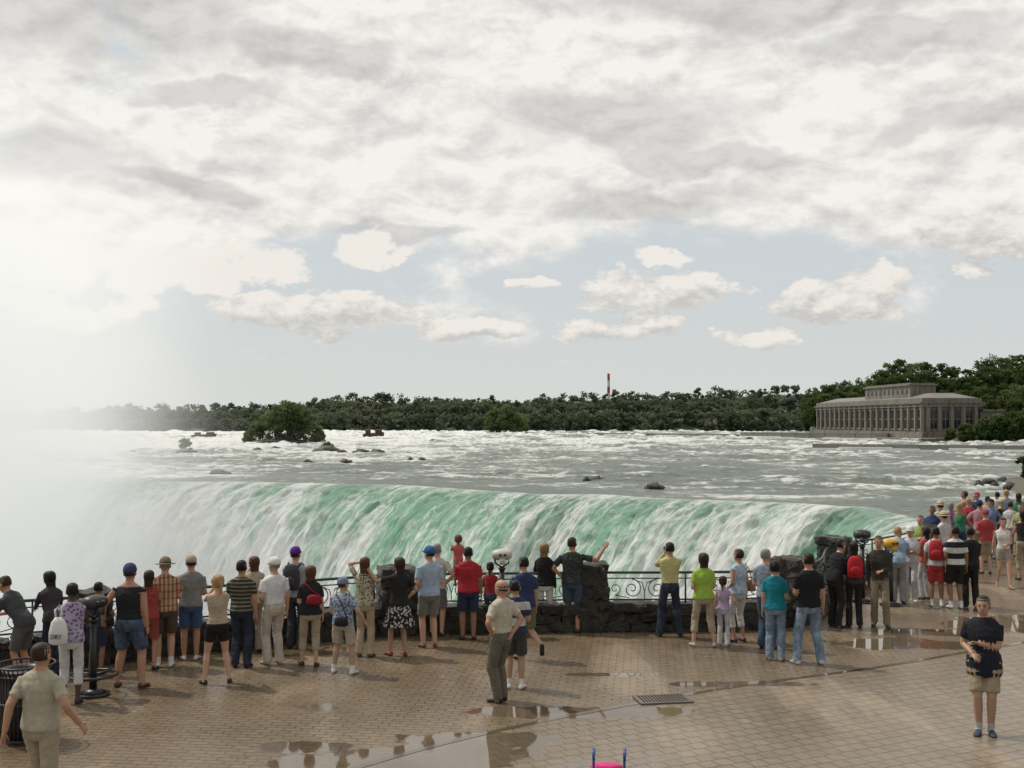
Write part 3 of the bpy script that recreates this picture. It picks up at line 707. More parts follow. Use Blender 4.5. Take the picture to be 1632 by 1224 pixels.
def person(kind,px,py,yaw=0,h=1.72,top=('short',(0.5,0.5,0.5)),bot=('pants',(0.1,0.1,0.1)),shoe=(0.03,0.03,0.03),hair=('short',BRN),skin=SK,arms=('down','down'),legs='stand',lean=0,hy=0,hp=0,w=1.0,hat=None,sock=None,ex=(),z0=0.0,pos=None,female=None,bag=(0.02,0.02,0.02),vox=None):
    fem=(kind in('woman','girl')) if female is None else female
    s=h/1.735; child=h<1.35; hs=1.05 if not child else min(1.5,1.0+(1.45-h)*0.75)
    body=Geo(); X=Vector((1,0,0)); Y=Vector((0,1,0)); Z=Vector((0,0,1))
    L=lambda k:LI[k]
    shw=(.165 if fem else .19)*(0.5+0.5*w); hipw=(.165 if fem else .158)*w
    tl,tc=top[0],top[1]; bl=bot[0]
    Rl=Matrix.Rotation(-rad(lean),3,'X')
    piv=Vector((0,0,.92))
    def U(p):
        p=Vector(p); k=max(0,min(1,(p.z-.88)/.25)); R=Matrix.Rotation(-rad(lean)*k,3,'X'); return piv+R@(p-piv)
    loose=.012 if tl!='tank' else .003
    # ---- torso
    be=(w-1)*.5
    prof=[(.80,.11*w,.085*w,0),(.86,hipw*.97,.112*w,-.005),(.93,hipw,.118*w,-.005),(1.00,(.150 if fem else .152)*w,.108*w,0.0),(1.07,(.132 if fem else .148)*w,.100*w+be*.05,.005),(1.15,(.137 if fem else .155)*w,.105*w+be*.05,.01),(1.24,(.152 if fem else .170)*(.4+.6*w),(.125 if fem else .12)*w,.012),(1.33,shw*.98,.112*(.4+.6*w),0.0),(1.39,shw*.95,.092,-.008),(1.43,shw*.76,.078,-.012),(1.46,shw*.48,.066,-.012),(1.485,.062,.060,-.008),(1.51,.054,.057,-.003),(1.57,.052,.055,.008)]
    hem=.90 if tl in('short','long','polo','sleeveless') else .97
    if 'tucked' in ex: hem=1.0
    neckz=1.475 if tl!='tank' else 1.42
    def interp(z):
        for a,b in zip(prof[:-1],prof[1:]):
            if a[0]<=z<=b[0]:
                u=(z-a[0])/(b[0]-a[0]); return [a[i]+(b[i]-a[i])*u for i in range(4)]
        return list(prof[-1])
    rs=[]; zs=[.80+.025*i for i in range(32)]
    zs=sorted(set([round(z,4) for z in zs if z<1.57]+[hem-.001,hem+.001]))
    for z in zs:
        _,rx,ry,yo=interp(z)
        if z<hem: lab='bottom'; e=.006
        elif z<neckz: lab='top'; e=loose+(.012*max(0,1-(z-hem)/.25) if tl!='tank' and 'tucked' not in ex else 0)
        else: lab='skin'; e=0
        if bl=='skirt' and z<hem: e=.012
        p=Vector((0,yo,z)); k=max(0,min(1,(z-.88)/.25)); R=Matrix.Rotation(-rad(lean)*k,3,'X')
        rs.append((piv+R@(p-piv),R@(X*(rx+e)),R@(Y*(ry+e)),L(lab)))
    body.rings(rs,0,20)
    def seg(segs,ref,n=12):
        rr=[]
        for (p0,r0,p1,r1,lab) in segs:
            if not isinstance(r0,tuple): r0=(r0,r0)
            if not isinstance(r1,tuple): r1=(r1,r1)
            d=p1-p0; Ls=d.length; tg=d.normalized(); A=(ref-tg*ref.dot(tg)).normalized(); B=tg.cross(A); k=max(1,int(Ls/.03))
            for q in range(k+1):
                u=q/k; rr.append((p0+d*u,A*(r0[0]+(r1[0]-r0[0])*u),B*(r0[1]+(r1[1]-r0[1])*u),L(lab)))
        body.rings(rr,0,n)
    # ---- legs
    feet=LEG[legs]; thin=(.88 if fem else 1.0)*(0.35+0.65*w)
    for sd_,(fx,fy) in zip((-1,1),feet):
        hipp=Vector((sd_*.088*w,0,.90)); lift=0.0; an=Vector((fx,fy,.085))
        if legs=='kick' and sd_==1: an=Vector((fx,fy,.30)); lift=.2
        if legs in('step','stepr') and fy<-.1: an.z=.13; lift=.045
        dv=an-hipp; dl=min(dv.length,.838); dirv=dv.normalized(); an=hipp+dirv*dl
        a=.42; x=dl/2; hh=math.sqrt(max(1e-5,a*a-x*x)); pole=Vector((0,1,0)); pp=(pole-dirv*pole.dot(dirv)).normalized(); kn=hipp+dirv*x+pp*hh
        th,kr,cf,ak=.088*thin,.056*thin,.056*thin,.036*thin
        mid=kn+(an-kn)*.3-Y*.012
        if bl=='pants':
            fl=.070 if not 'slim' in ex else .052
            seg([(hipp+Z*.02,(th*1.02,th*1.1),kn,kr+.020,'bottom'),(kn,kr+.020,mid,cf+.018,'bottom'),(mid,cf+.018,an-Z*.035,fl,'bottom'),(an-Z*.035,ak,an-Z*.05,ak,'sock')],X)
        elif bl=='capri':
            ce=kn+(an-kn)*.55
            seg([(hipp+Z*.02,(th*1.02,th*1.1),kn,kr+.018,'bottom'),(kn,kr+.018,ce,cf+.014,'bottom'),(ce,cf*.86,an,ak,'skin'),(an,ak,an-Z*.05,ak,'skin')],X)
        elif bl=='shorts':
            hk=hipp+(kn-hipp)*.86
            seg([(hipp+Z*.02,(th*1.05,th*1.12),hk,kr+.038,'bottom'),(hk,kr+.006,kn,kr,'skin'),(kn,kr*.96,mid,cf,'skin')]+([(mid,cf,mid+(an-mid)*.7,cf*.74,'skin'),(mid+(an-mid)*.7,cf*.78,an,ak*1.12,'sock'),(an,ak*1.12,an-Z*.05,ak,'sock')] if sock else [(mid,cf,an,ak,'skin'),(an,ak,an-Z*.05,ak,'skin')]),X)
        elif bl=='minis':
            hk=hipp+(kn-hipp)*.5
            seg([(hipp+Z*.02,(th*1.05,th*1.12),hk,th*.95+.012,'bottom'),(hk,th*.92,kn,kr,'skin'),(kn,kr*.96,mid,cf,'skin'),(mid,cf,an,ak,'skin'),(an,ak,an-Z*.05,ak,'skin')],X)
        elif bl=='skirt':
            seg([(hipp,th*.95,kn,kr,'skin'),(kn,kr*.96,mid,cf,'skin'),(mid,cf,an,ak,'skin'),(an,ak,an-Z*.05,ak,'skin')],X)
        # foot
        out=Vector((sd_*.22,1,0)).normalized(); si=Vector((out.y,-out.x,0)); up=Z; f0=Vector((an.x,an.y,lift))
        if lift>.02: R=Matrix.Rotation(-.6 if lift<.1 else -1.0,3,'X'); out=R@out; up=R@Z; f0=Vector((an.x,an.y,an.z))-up*.085
        rr=[]
        for (yy,rx,rz,zc) in [(-.07,.022,.022,.035),(-.055,.034,.036,.040),(-.02,.036,.042,.044),(.03,.036,.040,.042),(.08,.042,.030,.032),(.13,.045,.024,.026),(.165,.038,.019,.021),(.185,.02,.012,.016)]:
            rr.append((f0+out*yy+up*zc,si*rx,up*rz,L('shoe')))
        body.rings(rr,0,12)
    if bl=='skirt':
        rr=[]
        for q in range(14):
            u=q/13; z=.95-.42*u; e=.0+.12*u
            rr.append((Vector((0,.0,z)),X*(hipw*1.02+e),Y*(.125+e*.9),L('bottom')))
        body.rings(rr,0,20)
    # ---- arms
    hands=Geo()
    for sd_,pose in zip((-1,1),arms):
        tgt,pole=POS[pose]; Sh=U(Vector((sd_*(shw-.020),-.008,1.382))); T=Sh+Vector((tgt[0]*sd_,tgt[1],tgt[2])); pole=Vector((pole[0]*sd_,pole[1],pole[2]))
        dv=T-Sh; a,b=.28,.255; dl=min(max(dv.length,.12),a+b-.004); dn=dv.normalized(); x=(a*a-b*b+dl*dl)/(2*dl); hh=math.sqrt(max(0,a*a-x*x)); pp=(pole-dn*pole.dot(dn)).normalized()
        E=Sh+dn*x+pp*hh; Wr=Sh+dn*dl; ar=(.84 if fem else 1.0)*(.45+.55*w); r0,r1,r2,r3=.050*ar,.041*ar,.038*ar,.026*ar
        ref=Y if abs((E-Sh).normalized().y)<.8 else Z
        if tl in('short','polo'):
            q=Sh+(E-Sh)*.68
            seg([(Sh,r0+.006,q,r1+.020,'top'),(q,r1+.004,E,r1,'skin'),(E,r1*.97,E+(Wr-E)*.3,r2,'skin'),(E+(Wr-E)*.3,r2,Wr,r3,'skin')],ref)
        elif tl=='long':
            seg([(Sh,r0+.008,E,r1+.014,'top'),(E,r1+.013,E+(Wr-E)*.92,r3+.014,'top'),(E+(Wr-E)*.92,r3,Wr,r3,'skin')],ref)
        else:
            q=Sh+(E-Sh)*.10
            seg([(Sh,r0+.002,q,r0+.002,'top'),(q,r0-.003,E,r1,'skin'),(E,r1*.97,E+(Wr-E)*.3,r2,'skin'),(E+(Wr-E)*.3,r2,Wr,r3,'skin')],ref)
        # hand : palm, four bent fingers, thumb from the side of the palm
        f=(Wr-E).normalized(); side=Vector((0,1,0)) if abs(f.z)>.6 else Vector((-sd_,0,0)); 
        if abs(f.z)>.6 and f.z>0: side=Vector((-sd_,0,0))
        side=(side-f*side.dot(f)).normalized(); pn_=f.cross(side)*(1 if sd_<0 else -1)
        if pn_.dot(Vector((-sd_,0,0)))<0 and abs(f.z)>.6 and f.z<0: pn_=-pn_
        k=.95 if not fem else .85
        hands.rings([(Wr-f*.02,side*.024*k,pn_*.019*k),(Wr+f*.015*k,side*.033*k,pn_*.017*k),(Wr+f*.05*k,side*.041*k,pn_*.014*k),(Wr+f*.088*k,side*.040*k,pn_*.012*k),(Wr+f*.097*k,side*.033*k,pn_*.008*k)],L('skin'),10)
        for q,ln in enumerate((.070,.080,.074,.058)):
            r_=Wr+f*.088*k+side*((.030-.020*q)*k); d1=(f*.85+pn_*.45).normalized(); d2=(f*.35+pn_*.95).normalized()
            p1=r_+f*ln*.12; p2=p1+d1*ln*.45*k; p3=p2+d2*ln*.45*k
            hands.tube([r_-f*.01,p1,p2,p3],[.0095*k,.009*k,.008*k,.0058*k],L('skin'),6)
        b0=Wr+f*.03*k+side*.030*k; hands.tube([b0,b0+(f*.5+side*.8)*.034*k,b0+(f*.9+side*.65+pn_*.3)*.062*k],[.0125*k,.0105*k,.007*k],L('skin'),6)
    # ---- head
    hc=U(Vector((0,-.002,1.525))); Rh=(Matrix.Rotation(-rad(lean)*.5,3,'X'))@Matrix.Rotation(rad(hy),3,'Z')@Matrix.Rotation(rad(hp),3,'X')
    def HP(x,y,z): return hc+Rh@(Vector((x,y,z))*hs)
    hprof=[(-.055,.030,.040,.005),(-.02,.044,.050,.022),(.0,.052,.064,.024),(.02,.060,.078,.018),(.045,.067,.088,.012),(.07,.071,.094,.008),(.10,.074,.098,.004),(.13,.073,.096,.0),(.155,.066,.087,-.003),(.175,.052,.070,-.004),(.19,.030,.042,-.004),(.196,.012,.018,-.004)]
    body.rings([(HP(0,b_[3],b_[0]),Rh@(X*b_[1]*hs),Rh@(Y*b_[2]*hs),L('skin')) for b_ in hprof],0,18)
    body.rings([(HP(0,.088,.095),Rh@(X*.010*hs),Rh@(Y*.008*hs),L('skin')),(HP(0,.100,.065),Rh@(X*.013*hs),Rh@(Y*.014*hs),L('skin')),(HP(0,.100,.052),Rh@(X*.015*hs),Rh@(Y*.012*hs),L('skin'))],0,8)
    hands.tube([HP(-.024,.096,.030),HP(0,.103,.031),HP(.024,.096,.030)],[.004,.0065,.004],L('lip'),6)
    for sd_ in(-1,1):
        hands.ell(HP(sd_*.030,.096,.085),(.011*hs,.006*hs,.007*hs),L('eye'),8,4,Rh)
        hands.tube([HP(sd_*.016,.102,.103),HP(sd_*.032,.100,.107),HP(sd_*.048,.088,.103)],[.003,.0045,.003],L('hair'),5)
        hands.ell(HP(sd_*.079,-.002,.075),(.009*hs,.019*hs,.031*hs),L('skin'),8,5,Rh)
    hst,hcol=hair
    def hshell(y0,sc,zlo,back=.0,grow=1.0):
        rr=[]
        for (z,rx,ry,yo) in hprof:
            if z<zlo: continue
            fr=max(0,1-(z-.10)/.05) if z<.15 else 0     # pull off the face below the hairline
            fr=min(1,fr); ryy=ry*(1-.22*fr)+.012*grow; yo2=yo-.022*fr-y0
            rr.append((HP(0,yo2,z+.010*(z>.15)*(0 if hat else 1)),Rh@(X*(rx+.010*grow)*hs),Rh@(Y*ryy*hs),L('hair')))
        t_=hprof[-1]
        if not hat: rr.append((HP(0,t_[3]-y0,.206),Rh@(X*.02),Rh@(Y*.03),L('hair')))
        body.rings(rr,0,18)
    if hst in('short','bob','long','pony','curly','bun'):
        hshell(.006,1,.02 if hst!='short' else .045,grow=(.4 if hat else {'short':.8,'curly':2.8,'bob':2.2}.get(hst,1.5)))
    if hst=='bald':
        body.rings([(HP(0,-.022,.03),Rh@X*.066,Rh@Y*.076,L('hair')),(HP(0,-.022,.10),Rh@X*.079,Rh@Y*.085,L('hair')),(HP(0,-.025,.125),Rh@X*.070,Rh@Y*.078,L('hair'))],0,16)
    if hst in('bob','long'):
        z1=-.05 if hst=='bob' else -.20
        rr=[]
        for q in range(8):
            u=q/7; z=.10+(z1-.10)*u; rr.append((HP(0,-.052-.012*u,z),Rh@X*(.080-.012*u*(hst=='long')),Rh@Y*(.050-.018*u),L('hair')))
        body.rings(rr,0,14)
    if hst=='pony':
        rr=[(HP(0,-.095,.12),Rh@X*.018,Rh@Y*.018,L('hair')),(HP(0,-.125,.10),Rh@X*.026,Rh@Y*.022,L('hair')),(HP(0,-.135,.02),Rh@X*.028,Rh@Y*.02,L('hair')),(HP(0,-.12,-.07),Rh@X*.018,Rh@Y*.014,L('hair')),(HP(0,-.11,-.10),Rh@X*.006,Rh@Y*.006,L('hair'))]
        body.rings(rr,0,10)
    if hst=='bun': hands.ell(HP(0,-.11,.12),(.035,.03,.035),L('hair'),10,6)
    if hat:
        st,c1_,c2_=hat
        rr=[]
        for (z,rx,ry) in [(.100,.086,.112),(.13,.089,.113),(.165,.083,.105),(.195,.066,.084),(.216,.036,.048),(.222,.008,.01)]:
            rr.append((HP(0,-.006,z+(.012 if st!='cap' else 0)),Rh@(X*rx*hs),Rh@(Y*ry*hs),L('hat')))
        hands.rings(rr,0,18)
        if st=='cap': hands.rings([(HP(0,.06,.108),Rh@X*.074*hs,Rh@Y*.060*hs),(HP(0,.080,.114),Rh@X*.078*hs,Rh@Y*.100*hs),(HP(0,.080,.120),Rh@X*.076*hs,Rh@Y*.096*hs)],L('hat2'),16)
        if st=='wide': hands.rings([(HP(0,0,.112),Rh@X*.165,Rh@Y*.18),(HP(0,0,.117),Rh@X*.168,Rh@Y*.183),(HP(0,0,.130),Rh@X*.095,Rh@Y*.12)],L('hat2'),20)
        if st=='wide': hands.rings([(HP(0,-.006,.13),Rh@X*.096,Rh@Y*.122),(HP(0,-.006,.15),Rh@X*.094,Rh@Y*.119)],L('dark'),18)
    # ---- carried things
    for e in ex:
        if e=='backpack':
            c=U(Vector((0,-.19,1.26))); hands.rings([(c+Rl@Vector((0,0,-.23)),X*.12,Rl@Y*.05),(c+Rl@Vector((0,0,-.19)),X*.155,Rl@Y*.085),(c+Rl@Vector((0,0,.08)),X*.15,Rl@Y*.08),(c+Rl@Vector((0,0,.18)),X*.11,Rl@Y*.055),(c+Rl@Vector((0,0,.21)),X*.05,Rl@Y*.03)],L('bag'),14)
            c2=U(Vector((0,-.285,1.18))); hands.ell(c2,(.11,.035,.09),L('bag'))
            for sd_ in(-1,1): hands.tube([U(p) for p in [(sd_*.10,-.14,1.42),(sd_*.115,-.03,1.47),(sd_*.12,.09,1.42),(sd_*.12,.135,1.25),(sd_*.13,.05,1.12),(sd_*.12,-.12,1.08)]],[(.022,.008)]*6,L('dark'),6)
        if e in('shoulderbag','hipbag'):
            zz=1.20 if e=='shoulderbag' else 1.0; xx=.06 if e=='shoulderbag' else .05
            hands.rings([(U((xx,-.165*w,zz-.11)),X*.09,Y*.03),(U((xx,-.17*w,zz-.08)),X*.14,Y*.045),(U((xx,-.165*w,zz+.03)),X*.12,Y*.04),(U((xx,-.16*w,zz+.06)),X*.07,Y*.015)],L('bag'),12)
            hands.tube([U(p) for p in [(xx+.10,-.15*w,zz+.04),(.03,-.135*w,1.32),(-.09,-.10,1.44),(-.11,0,1.465),(-.07,.10,1.40),(.05,.15*w,1.2),(.17*w,.05,zz)]],[(.013,.005)]*7,L('bag'),6)
        if e=='sidebag':
            hands.rings([(Vector((.27,0,.93)),X*.03,Y*.10),(Vector((.27,0,.96)),X*.055,Y*.17),(Vector((.26,0,1.12)),X*.04,Y*.15),(Vector((.25,0,1.15)),X*.015,Y*.10)],L('bag'),12)
            hands.tube([(.25,-.08,1.13),(.22,-.08,1.3),(.15,-.02,1.465),(.22,.08,1.3),(.25,.08,1.13)],.010,L('bag'),6)
        if e=='camera':
            c=U(Vector((0,.0,1.60)))+Vector((0,.24,0)); M=Matrix.Translation(c); hands.box((-.06,-.02,-.035),(.06,.02,.035),L('dark'),M); hands.tube([c,c+Y*.06],[.028,.025],L('dark'),10)
        if e=='jacketwaist':
            rr=[]
            for (z,rx,ry) in [(.74,.19,.14),(.80,.205,.16),(.95,.20,.155),(1.03,.185,.145)]: rr.append((Vector((.0,.015,z)),X*rx*w,Y*ry*w,L('bag')))
            body.rings(rr,0,18)
    # ---- remesh to one surface
    me=D.meshes.new("tmp"); me.from_pydata([tuple(p) for p in body.v],[],body.f); me.update()
    to=D.objects.new("tmp",me); S.collection.objects.link(to)
    dist_=(G(px,py).length if pos is None else Vector(pos).length)
    rm=to.modifiers.new("r",'REMESH'); rm.mode='VOXEL'; rm.voxel_size=vox or (.0125 if dist_<24 else .017)
    smo=to.modifiers.new("s",'SMOOTH'); smo.factor=.5; smo.iterations=2
    dg=bpy.context.evaluated_depsgraph_get(); ev=to.evaluated_get(dg); m2=ev.to_mesh()
    nv=len(m2.vertices); co_=np.zeros(nv*3,dtype=np.float32); m2.vertices.foreach_get('co',co_); co_=co_.reshape(-1,3)
    no_=np.zeros(nv*3,dtype=np.float32); m2.vertices.foreach_get('normal',no_); no_=no_.reshape(-1,3)
    fs=[list(p.vertices) for p in m2.polygons]
    cen=np.array([co_[f].mean(axis=0) for f in fs])
    ev.to_mesh_clear(); D.objects.remove(to); D.meshes.remove(me)
    kd=kdtree.KDTree(len(body.f))
    for i,f in enumerate(body.f):
        if len(f)>4: kd.insert((0,0,-9),i); continue
        c=(body.v[f[0]]+body.v[f[1]]+body.v[f[2]]+body.v[f[3]])/4; kd.insert(c,i)
    kd.balance()
    labs=[body.m[kd.find(c)[1]] for c in cen]
    iscl=np.zeros(nv,bool)
    CL=(LI['top'],LI['bottom'],LI['bag'])
    for f,l in zip(fs,labs):
        if l in CL: iscl[f]=True
    sdv=random.random()*50
    for i in np.nonzero(iscl)[0]:
        p=co_[i]; dsp=noise.noise(Vector((p[0]*9+sdv,p[1]*9,p[2]*5)))*.010+noise.noise(Vector((p[0]*16+sdv,p[1]*16,p[2]*22)))*.006
        co_[i]=p+no_[i]*dsp
    V=[tuple(p) for p in co_]; Fc=fs; Mi=labs
    nv=len(V); V+= [tuple(p) for p in hands.v]; Fc=Fc+[[i+nv for i in f] for f in hands.f]; Mi=Mi+hands.m
    tm=cloth(*top[1:]); bm_=cloth(*bot[1:])
    ha=hat or ('',(0,0,0),(0,0,0))
    mats=[skinm(skin),tm,bm_,cloth(shoe,'plain',(0,0,0),0.6),hairm(hcol),cloth(sock or (0.6,0.6,0.6)),cloth(ha[1]),cloth(bag),M_dark,M_eye,M_lip,cloth(ha[2])]
    V=[(a*s,b*s,c*s) for a,b,c in V]
    o=obj(kind,V,Fc,mats,Mi,True)
    o.location=(G(px,py) if pos is None else Vector(pos))+Vector((0,0,z0)); o.rotation_euler[2]=rad(yaw)
    return o
DEN=((0.05,0.075,0.12),'denim',(0.09,0.13,0.19)); LDEN=((0.15,0.22,0.32),'denim',(0.25,0.33,0.42)); DDEN=((0.02,0.03,0.05),'denim',(0.04,0.05,0.08))
WH=(0.72,0.72,0.70); KH=(0.36,0.30,0.20); WSH=(0.7,0.7,0.7)
P_=person
# left group
P_('man',38,1092,75,1.74,('short',(0.06,0.065,0.07)),('shorts',(0.10,0.10,0.10)),hair=('short',BRN),skin=SKT,arms=('rail','rail'),lean=34,hp=-5)
P_('woman',84,1078,40,1.66,('short',(0.05,0.04,0.05)),('pants',)+DDEN,hair=('bob',BLK),skin=SKD,arms=('rail','rail'),lean=22)
P_('woman',112,1122,15,1.70,('sleeveless',(0.40,0.34,0.46),'print',(0.16,0.10,0.22)),('capri',(0.62,0.62,0.62)),shoe=(0.05,0.04,0.04),hair=('short',BLK),skin=SKD,arms=('front','rail'),w=1.05,lean=6,bag=WH)
P_('boy',152,1075,0,1.45,('short',(0.03,0.04,0.08)),('shorts',(0.03,0.04,0.07)),hair=('short',BLK),skin=SKB,arms=('rail','rail'),lean=10)
P_('man',205,1096,-5,1.85,('tank',(0.02,0.022,0.028)),('shorts',)+DEN,shoe=(0.10,0.06,0.04),hair=('short',BRN),hat=('cap',(0.05,0.06,0.14),(0.4,0.03,0.03)),skin=SKT,arms=('side','down'),legs='wide',w=1.22,hy=10)
P_('woman',236,1068,10,1.60,('sleeveless',(0.35,0.06,0.05)),('shorts',(0.30,0.08,0.07)),hair=('long',BRN),arms=('rail','rail'),skin=SKT)
P_('man',262,1063,20,1.76,('short',(0.33,0.13,0.07),'plaid',(0.46,0.36,0.24)),('shorts',(0.10,0.075,0.055)),shoe=WSH,sock=WH,hair=('short',GRY),hat=('wide',(0.22,0.15,0.09),(0.25,0.18,0.11)),arms=('rail','front'),w=1.2,lean=8)
P_('man',303,1052,15,1.74,('short',(0.22,0.22,0.215)),('shorts',(0.07,0.12,0.25)),shoe=WSH,hair=('short',BRN),hat=('cap',(0.42,0.36,0.26),(0.36,0.3,0.2)),arms=('rail','front'),w=1.12,lean=4,skin=SKT)
P_('woman',346,1090,25,1.66,('tank',(0.42,0.34,0.24)),('minis',(0.015,0.015,0.017)),shoe=(0.03,0.03,0.03),hair=('pony',BLO),skin=SK,arms=('cam','cam'),legs='wide',w=1.08,ex=('camera',),hy=10)
P_('man',384,1064,0,1.74,('short',(0.04,0.04,0.035),'stripes',(0.22,0.20,0.15)),('pants',)+DDEN,hair=('short',BLK),arms=('rail','down'),w=1.05,skin=SKT,shoe=(0.03,0.02,0.015))
P_('woman',404,1040,20,1.66,('long',(0.45,0.38,0.28)),('pants',(0.30,0.26,0.2)),hair=('bob',AUB),arms=('cam','cam'),ex=('camera',))
P_('man',436,1059,35,1.75,('polo',(0.70,0.72,0.74)),('pants',(0.55,0.50,0.42)),shoe=(0.4,0.37,0.32),hair=('short',GRY),hat=('cap',WH,(0.6,0.6,0.6)),arms=('pouch','down'),w=1.08,ex=('tucked',),hy=15)
P_('man',470,1034,-10,1.78,('short',(0.35,0.36,0.38)),('pants',(0.05,0.05,0.06)),hair=('short',BRN),hat=('cap',(0.10,0.03,0.25),(0.08,0.02,0.2)),arms=('rail','rail'),ex=('backpack',),bag=(0.05,0.05,0.06))
P_('woman',494,1062,12,1.64,('short',(0.02,0.02,0.024)),('capri',(0.42,0.35,0.25)),shoe=(0.05,0.04,0.035),hair=('bob',AUB),arms=('front','down'),w=1.12,ex=('shoulderbag',),bag=(0.28,0.02,0.03),legs='shift')
P_('boy',546,1074,-15,1.52,('short',(0.35,0.40,0.48),'print',(0.08,0.12,0.25)),('shorts',(0.42,0.38,0.31)),shoe=WSH,sock=WH,hair=('short',BRN),hat=('cap',(0.18,0.24,0.36),(0.5,0.5,0.5)),arms=('front','side'),legs='wide',w=1.15,ex=('hipbag',),skin=SKA,hy=-20)
P_('woman',581,1047,-5,1.69,('short',(0.45,0.42,0.30),'print',(0.16,0.13,0.08)),('pants',(0.45,0.37,0.25)),hair=('long',AUB),arms=('head','cam'),shoe=(0.1,0.07,0.05))
P_('woman',636,1046,25,1.68,('short',(0.02,0.02,0.022)),('skirt',(0.02,0.02,0.02),'print',(0.5,0.5,0.48)),shoe=(0.2,0.04,0.03),hair=('bob',BRN),arms=('out','hip'),legs='shift',w=1.02,skin=SKA)
P_('man',684,1032,20,1.78,('short',(0.36,0.46,0.58)),('shorts',(0.20,0.20,0.18)),shoe=(0.18,0.10,0.06),sock=None,hair=('short',BRN),hat=('cap',(0.04,0.12,0.30),(0.03,0.1,0.25)),arms=('pouch','front'),w=1.08,hy=20)
P_('man',696,1014,-10,1.72,('short',(0.55,0.55,0.50)),('shorts',(0.2,0.2,0.2)),hair=('short',GRY),arms=('rail','hip'))
P_('man',746,1020,5,1.70,('short',(0.38,0.025,0.035)),('shorts',(0.03,0.045,0.09)),shoe=(0.04,0.03,0.03),hair=('short',BLK),skin=SKB,arms=('carry','down'),w=1.18)
b=G(734,1018); P_('toddler',0,0,10,0.92,('short',(0.5,0.12,0.12)),('shorts',(0.4,0.35,0.3)),hair=('curly',(0.12,0.05,0.02)),skin=SKB,arms=('fwd','carry'),pos=(b.x-.06,b.y+0.30,0.92),female=False)
P_('girl',781,1008,-10,1.32,('tank',(0.40,0.04,0.05)),('pants',)+DEN,hair=('pony',BLK),skin=SKB,arms=('rail','rail'),pos=None,lean=3)
P_('man',799,1119,50,1.74,('short',(0.50,0.46,0.36)),('pants',(0.14,0.125,0.095)),shoe=(0.03,0.02,0.015),hair=('bald',BLK),skin=SKT,arms=('hip','back'),w=1.12,ex=('tucked',),legs='close')
P_('boy',821,1098,-5,1.62,('short',(0.03,0.04,0.09),'bigstripes',(0.5,0.5,0.48)),('shorts',(0.06,0.06,0.055)),shoe=WSH,sock=WH,hair=('short',BLK),skin=SKA,arms=('fold','front'),w=1.05)
P_('man',838,1052,25,1.72,('short',(0.025,0.04,0.10)),('shorts',(0.16,0.13,0.09)),shoe=(0.03,0.03,0.03),hair=('short',BLK),skin=SKA,arms=('rail','down'),legs='kick',lean=8)
P_('woman',868,1006,-12,1.67,('long',(0.015,0.015,0.017)),('pants',(0.66,0.65,0.62)),shoe=(0.4,0.38,0.35),hair=('bob',(0.20,0.12,0.06)),arms=('rail','down'),w=1.05)
P_('man',912,1008,-15,1.80,('short',(0.03,0.035,0.04),'print',(0.06,0.07,0.06)),('shorts',(0.06,0.09,0.14)),shoe=(0.08,0.05,0.03),hair=('short',BRN),skin=SKT,arms=('hip','out'),w=1.12)
# centre right
P_('man',1068,1015,5,1.75,('long',(0.50,0.47,0.22)),('pants',)+DDEN,shoe=(0.03,0.03,0.03),hair=('short',BLK),skin=SKA,arms=('cam','cam'),ex=('camera','tucked'),legs='wide')
P_('woman',1122,1031,0,1.66,('short',(0.33,0.48,0.07)),('capri',(0.40,0.34,0.24)),shoe=(0.5,0.5,0.5),hair=('bob',BRN),arms=('pouch','front'),w=1.12,legs='wide')
P_('girl',1153,1029,-20,1.22,('sleeveless',(0.45,0.36,0.52)),('pants',(0.55,0.55,0.56)),shoe=(0.5,0.5,0.5),hair=('pony',BRN),arms=('down','side'),skin=SK)
P_('woman',1178,1023,30,1.68,('sleeveless',(0.35,0.45,0.60),'print',(0.6,0.62,0.65)),('capri',(0.62,0.60,0.57)),shoe=(0.05,0.05,0.1),hair=('short',BRN),arms=('pouch','down'),ex=('sidebag',),bag=(0.35,0.24,0.15),skin=SKT)
P_('man',1222,1034,-30,1.75,('short',(0.24,0.28,0.34)),('pants',)+DEN,hair=('short',GRY),arms=('front','down'),skin=SK,hy=-15)
P_('woman',1236,1053,-15,1.67,('short',(0.01,0.19,0.24)),('pants',)+LDEN,shoe=(0.4,0.35,0.3),hair=('bun',BLK),arms=('down','front'),w=1.12,skin=SKA)
P_('man',1290,1059,5,1.83,('short',(0.012,0.012,0.014)),('pants',)+LDEN,shoe=WSH,hair=('short',BLK),arms=('front','down'),w=1.05,legs='wide',skin=SKT)
P_('man',1330,1000,-60,1.72,('long',(0.015,0.015,0.018)),('pants',(0.02,0.02,0.02)),hair=('short',BLK),arms=('rail','fold'),lean=18)
P_('woman',1362,1000,-10,1.66,('long',(0.05,0.045,0.045)),('pants',(0.02,0.02,0.022)),hair=('long',BLK),arms=('front','pouch'),ex=('backpack',),bag=(0.45,0.02,0.03))
P_('man',1402,998,165,1.76,('long',(0.045,0.038,0.03)),('pants',(0.26,0.22,0.15)),shoe=(0.05,0.04,0.03),hair=('short',BRN),arms=('front','down'),legs='shift',skin=SKT)
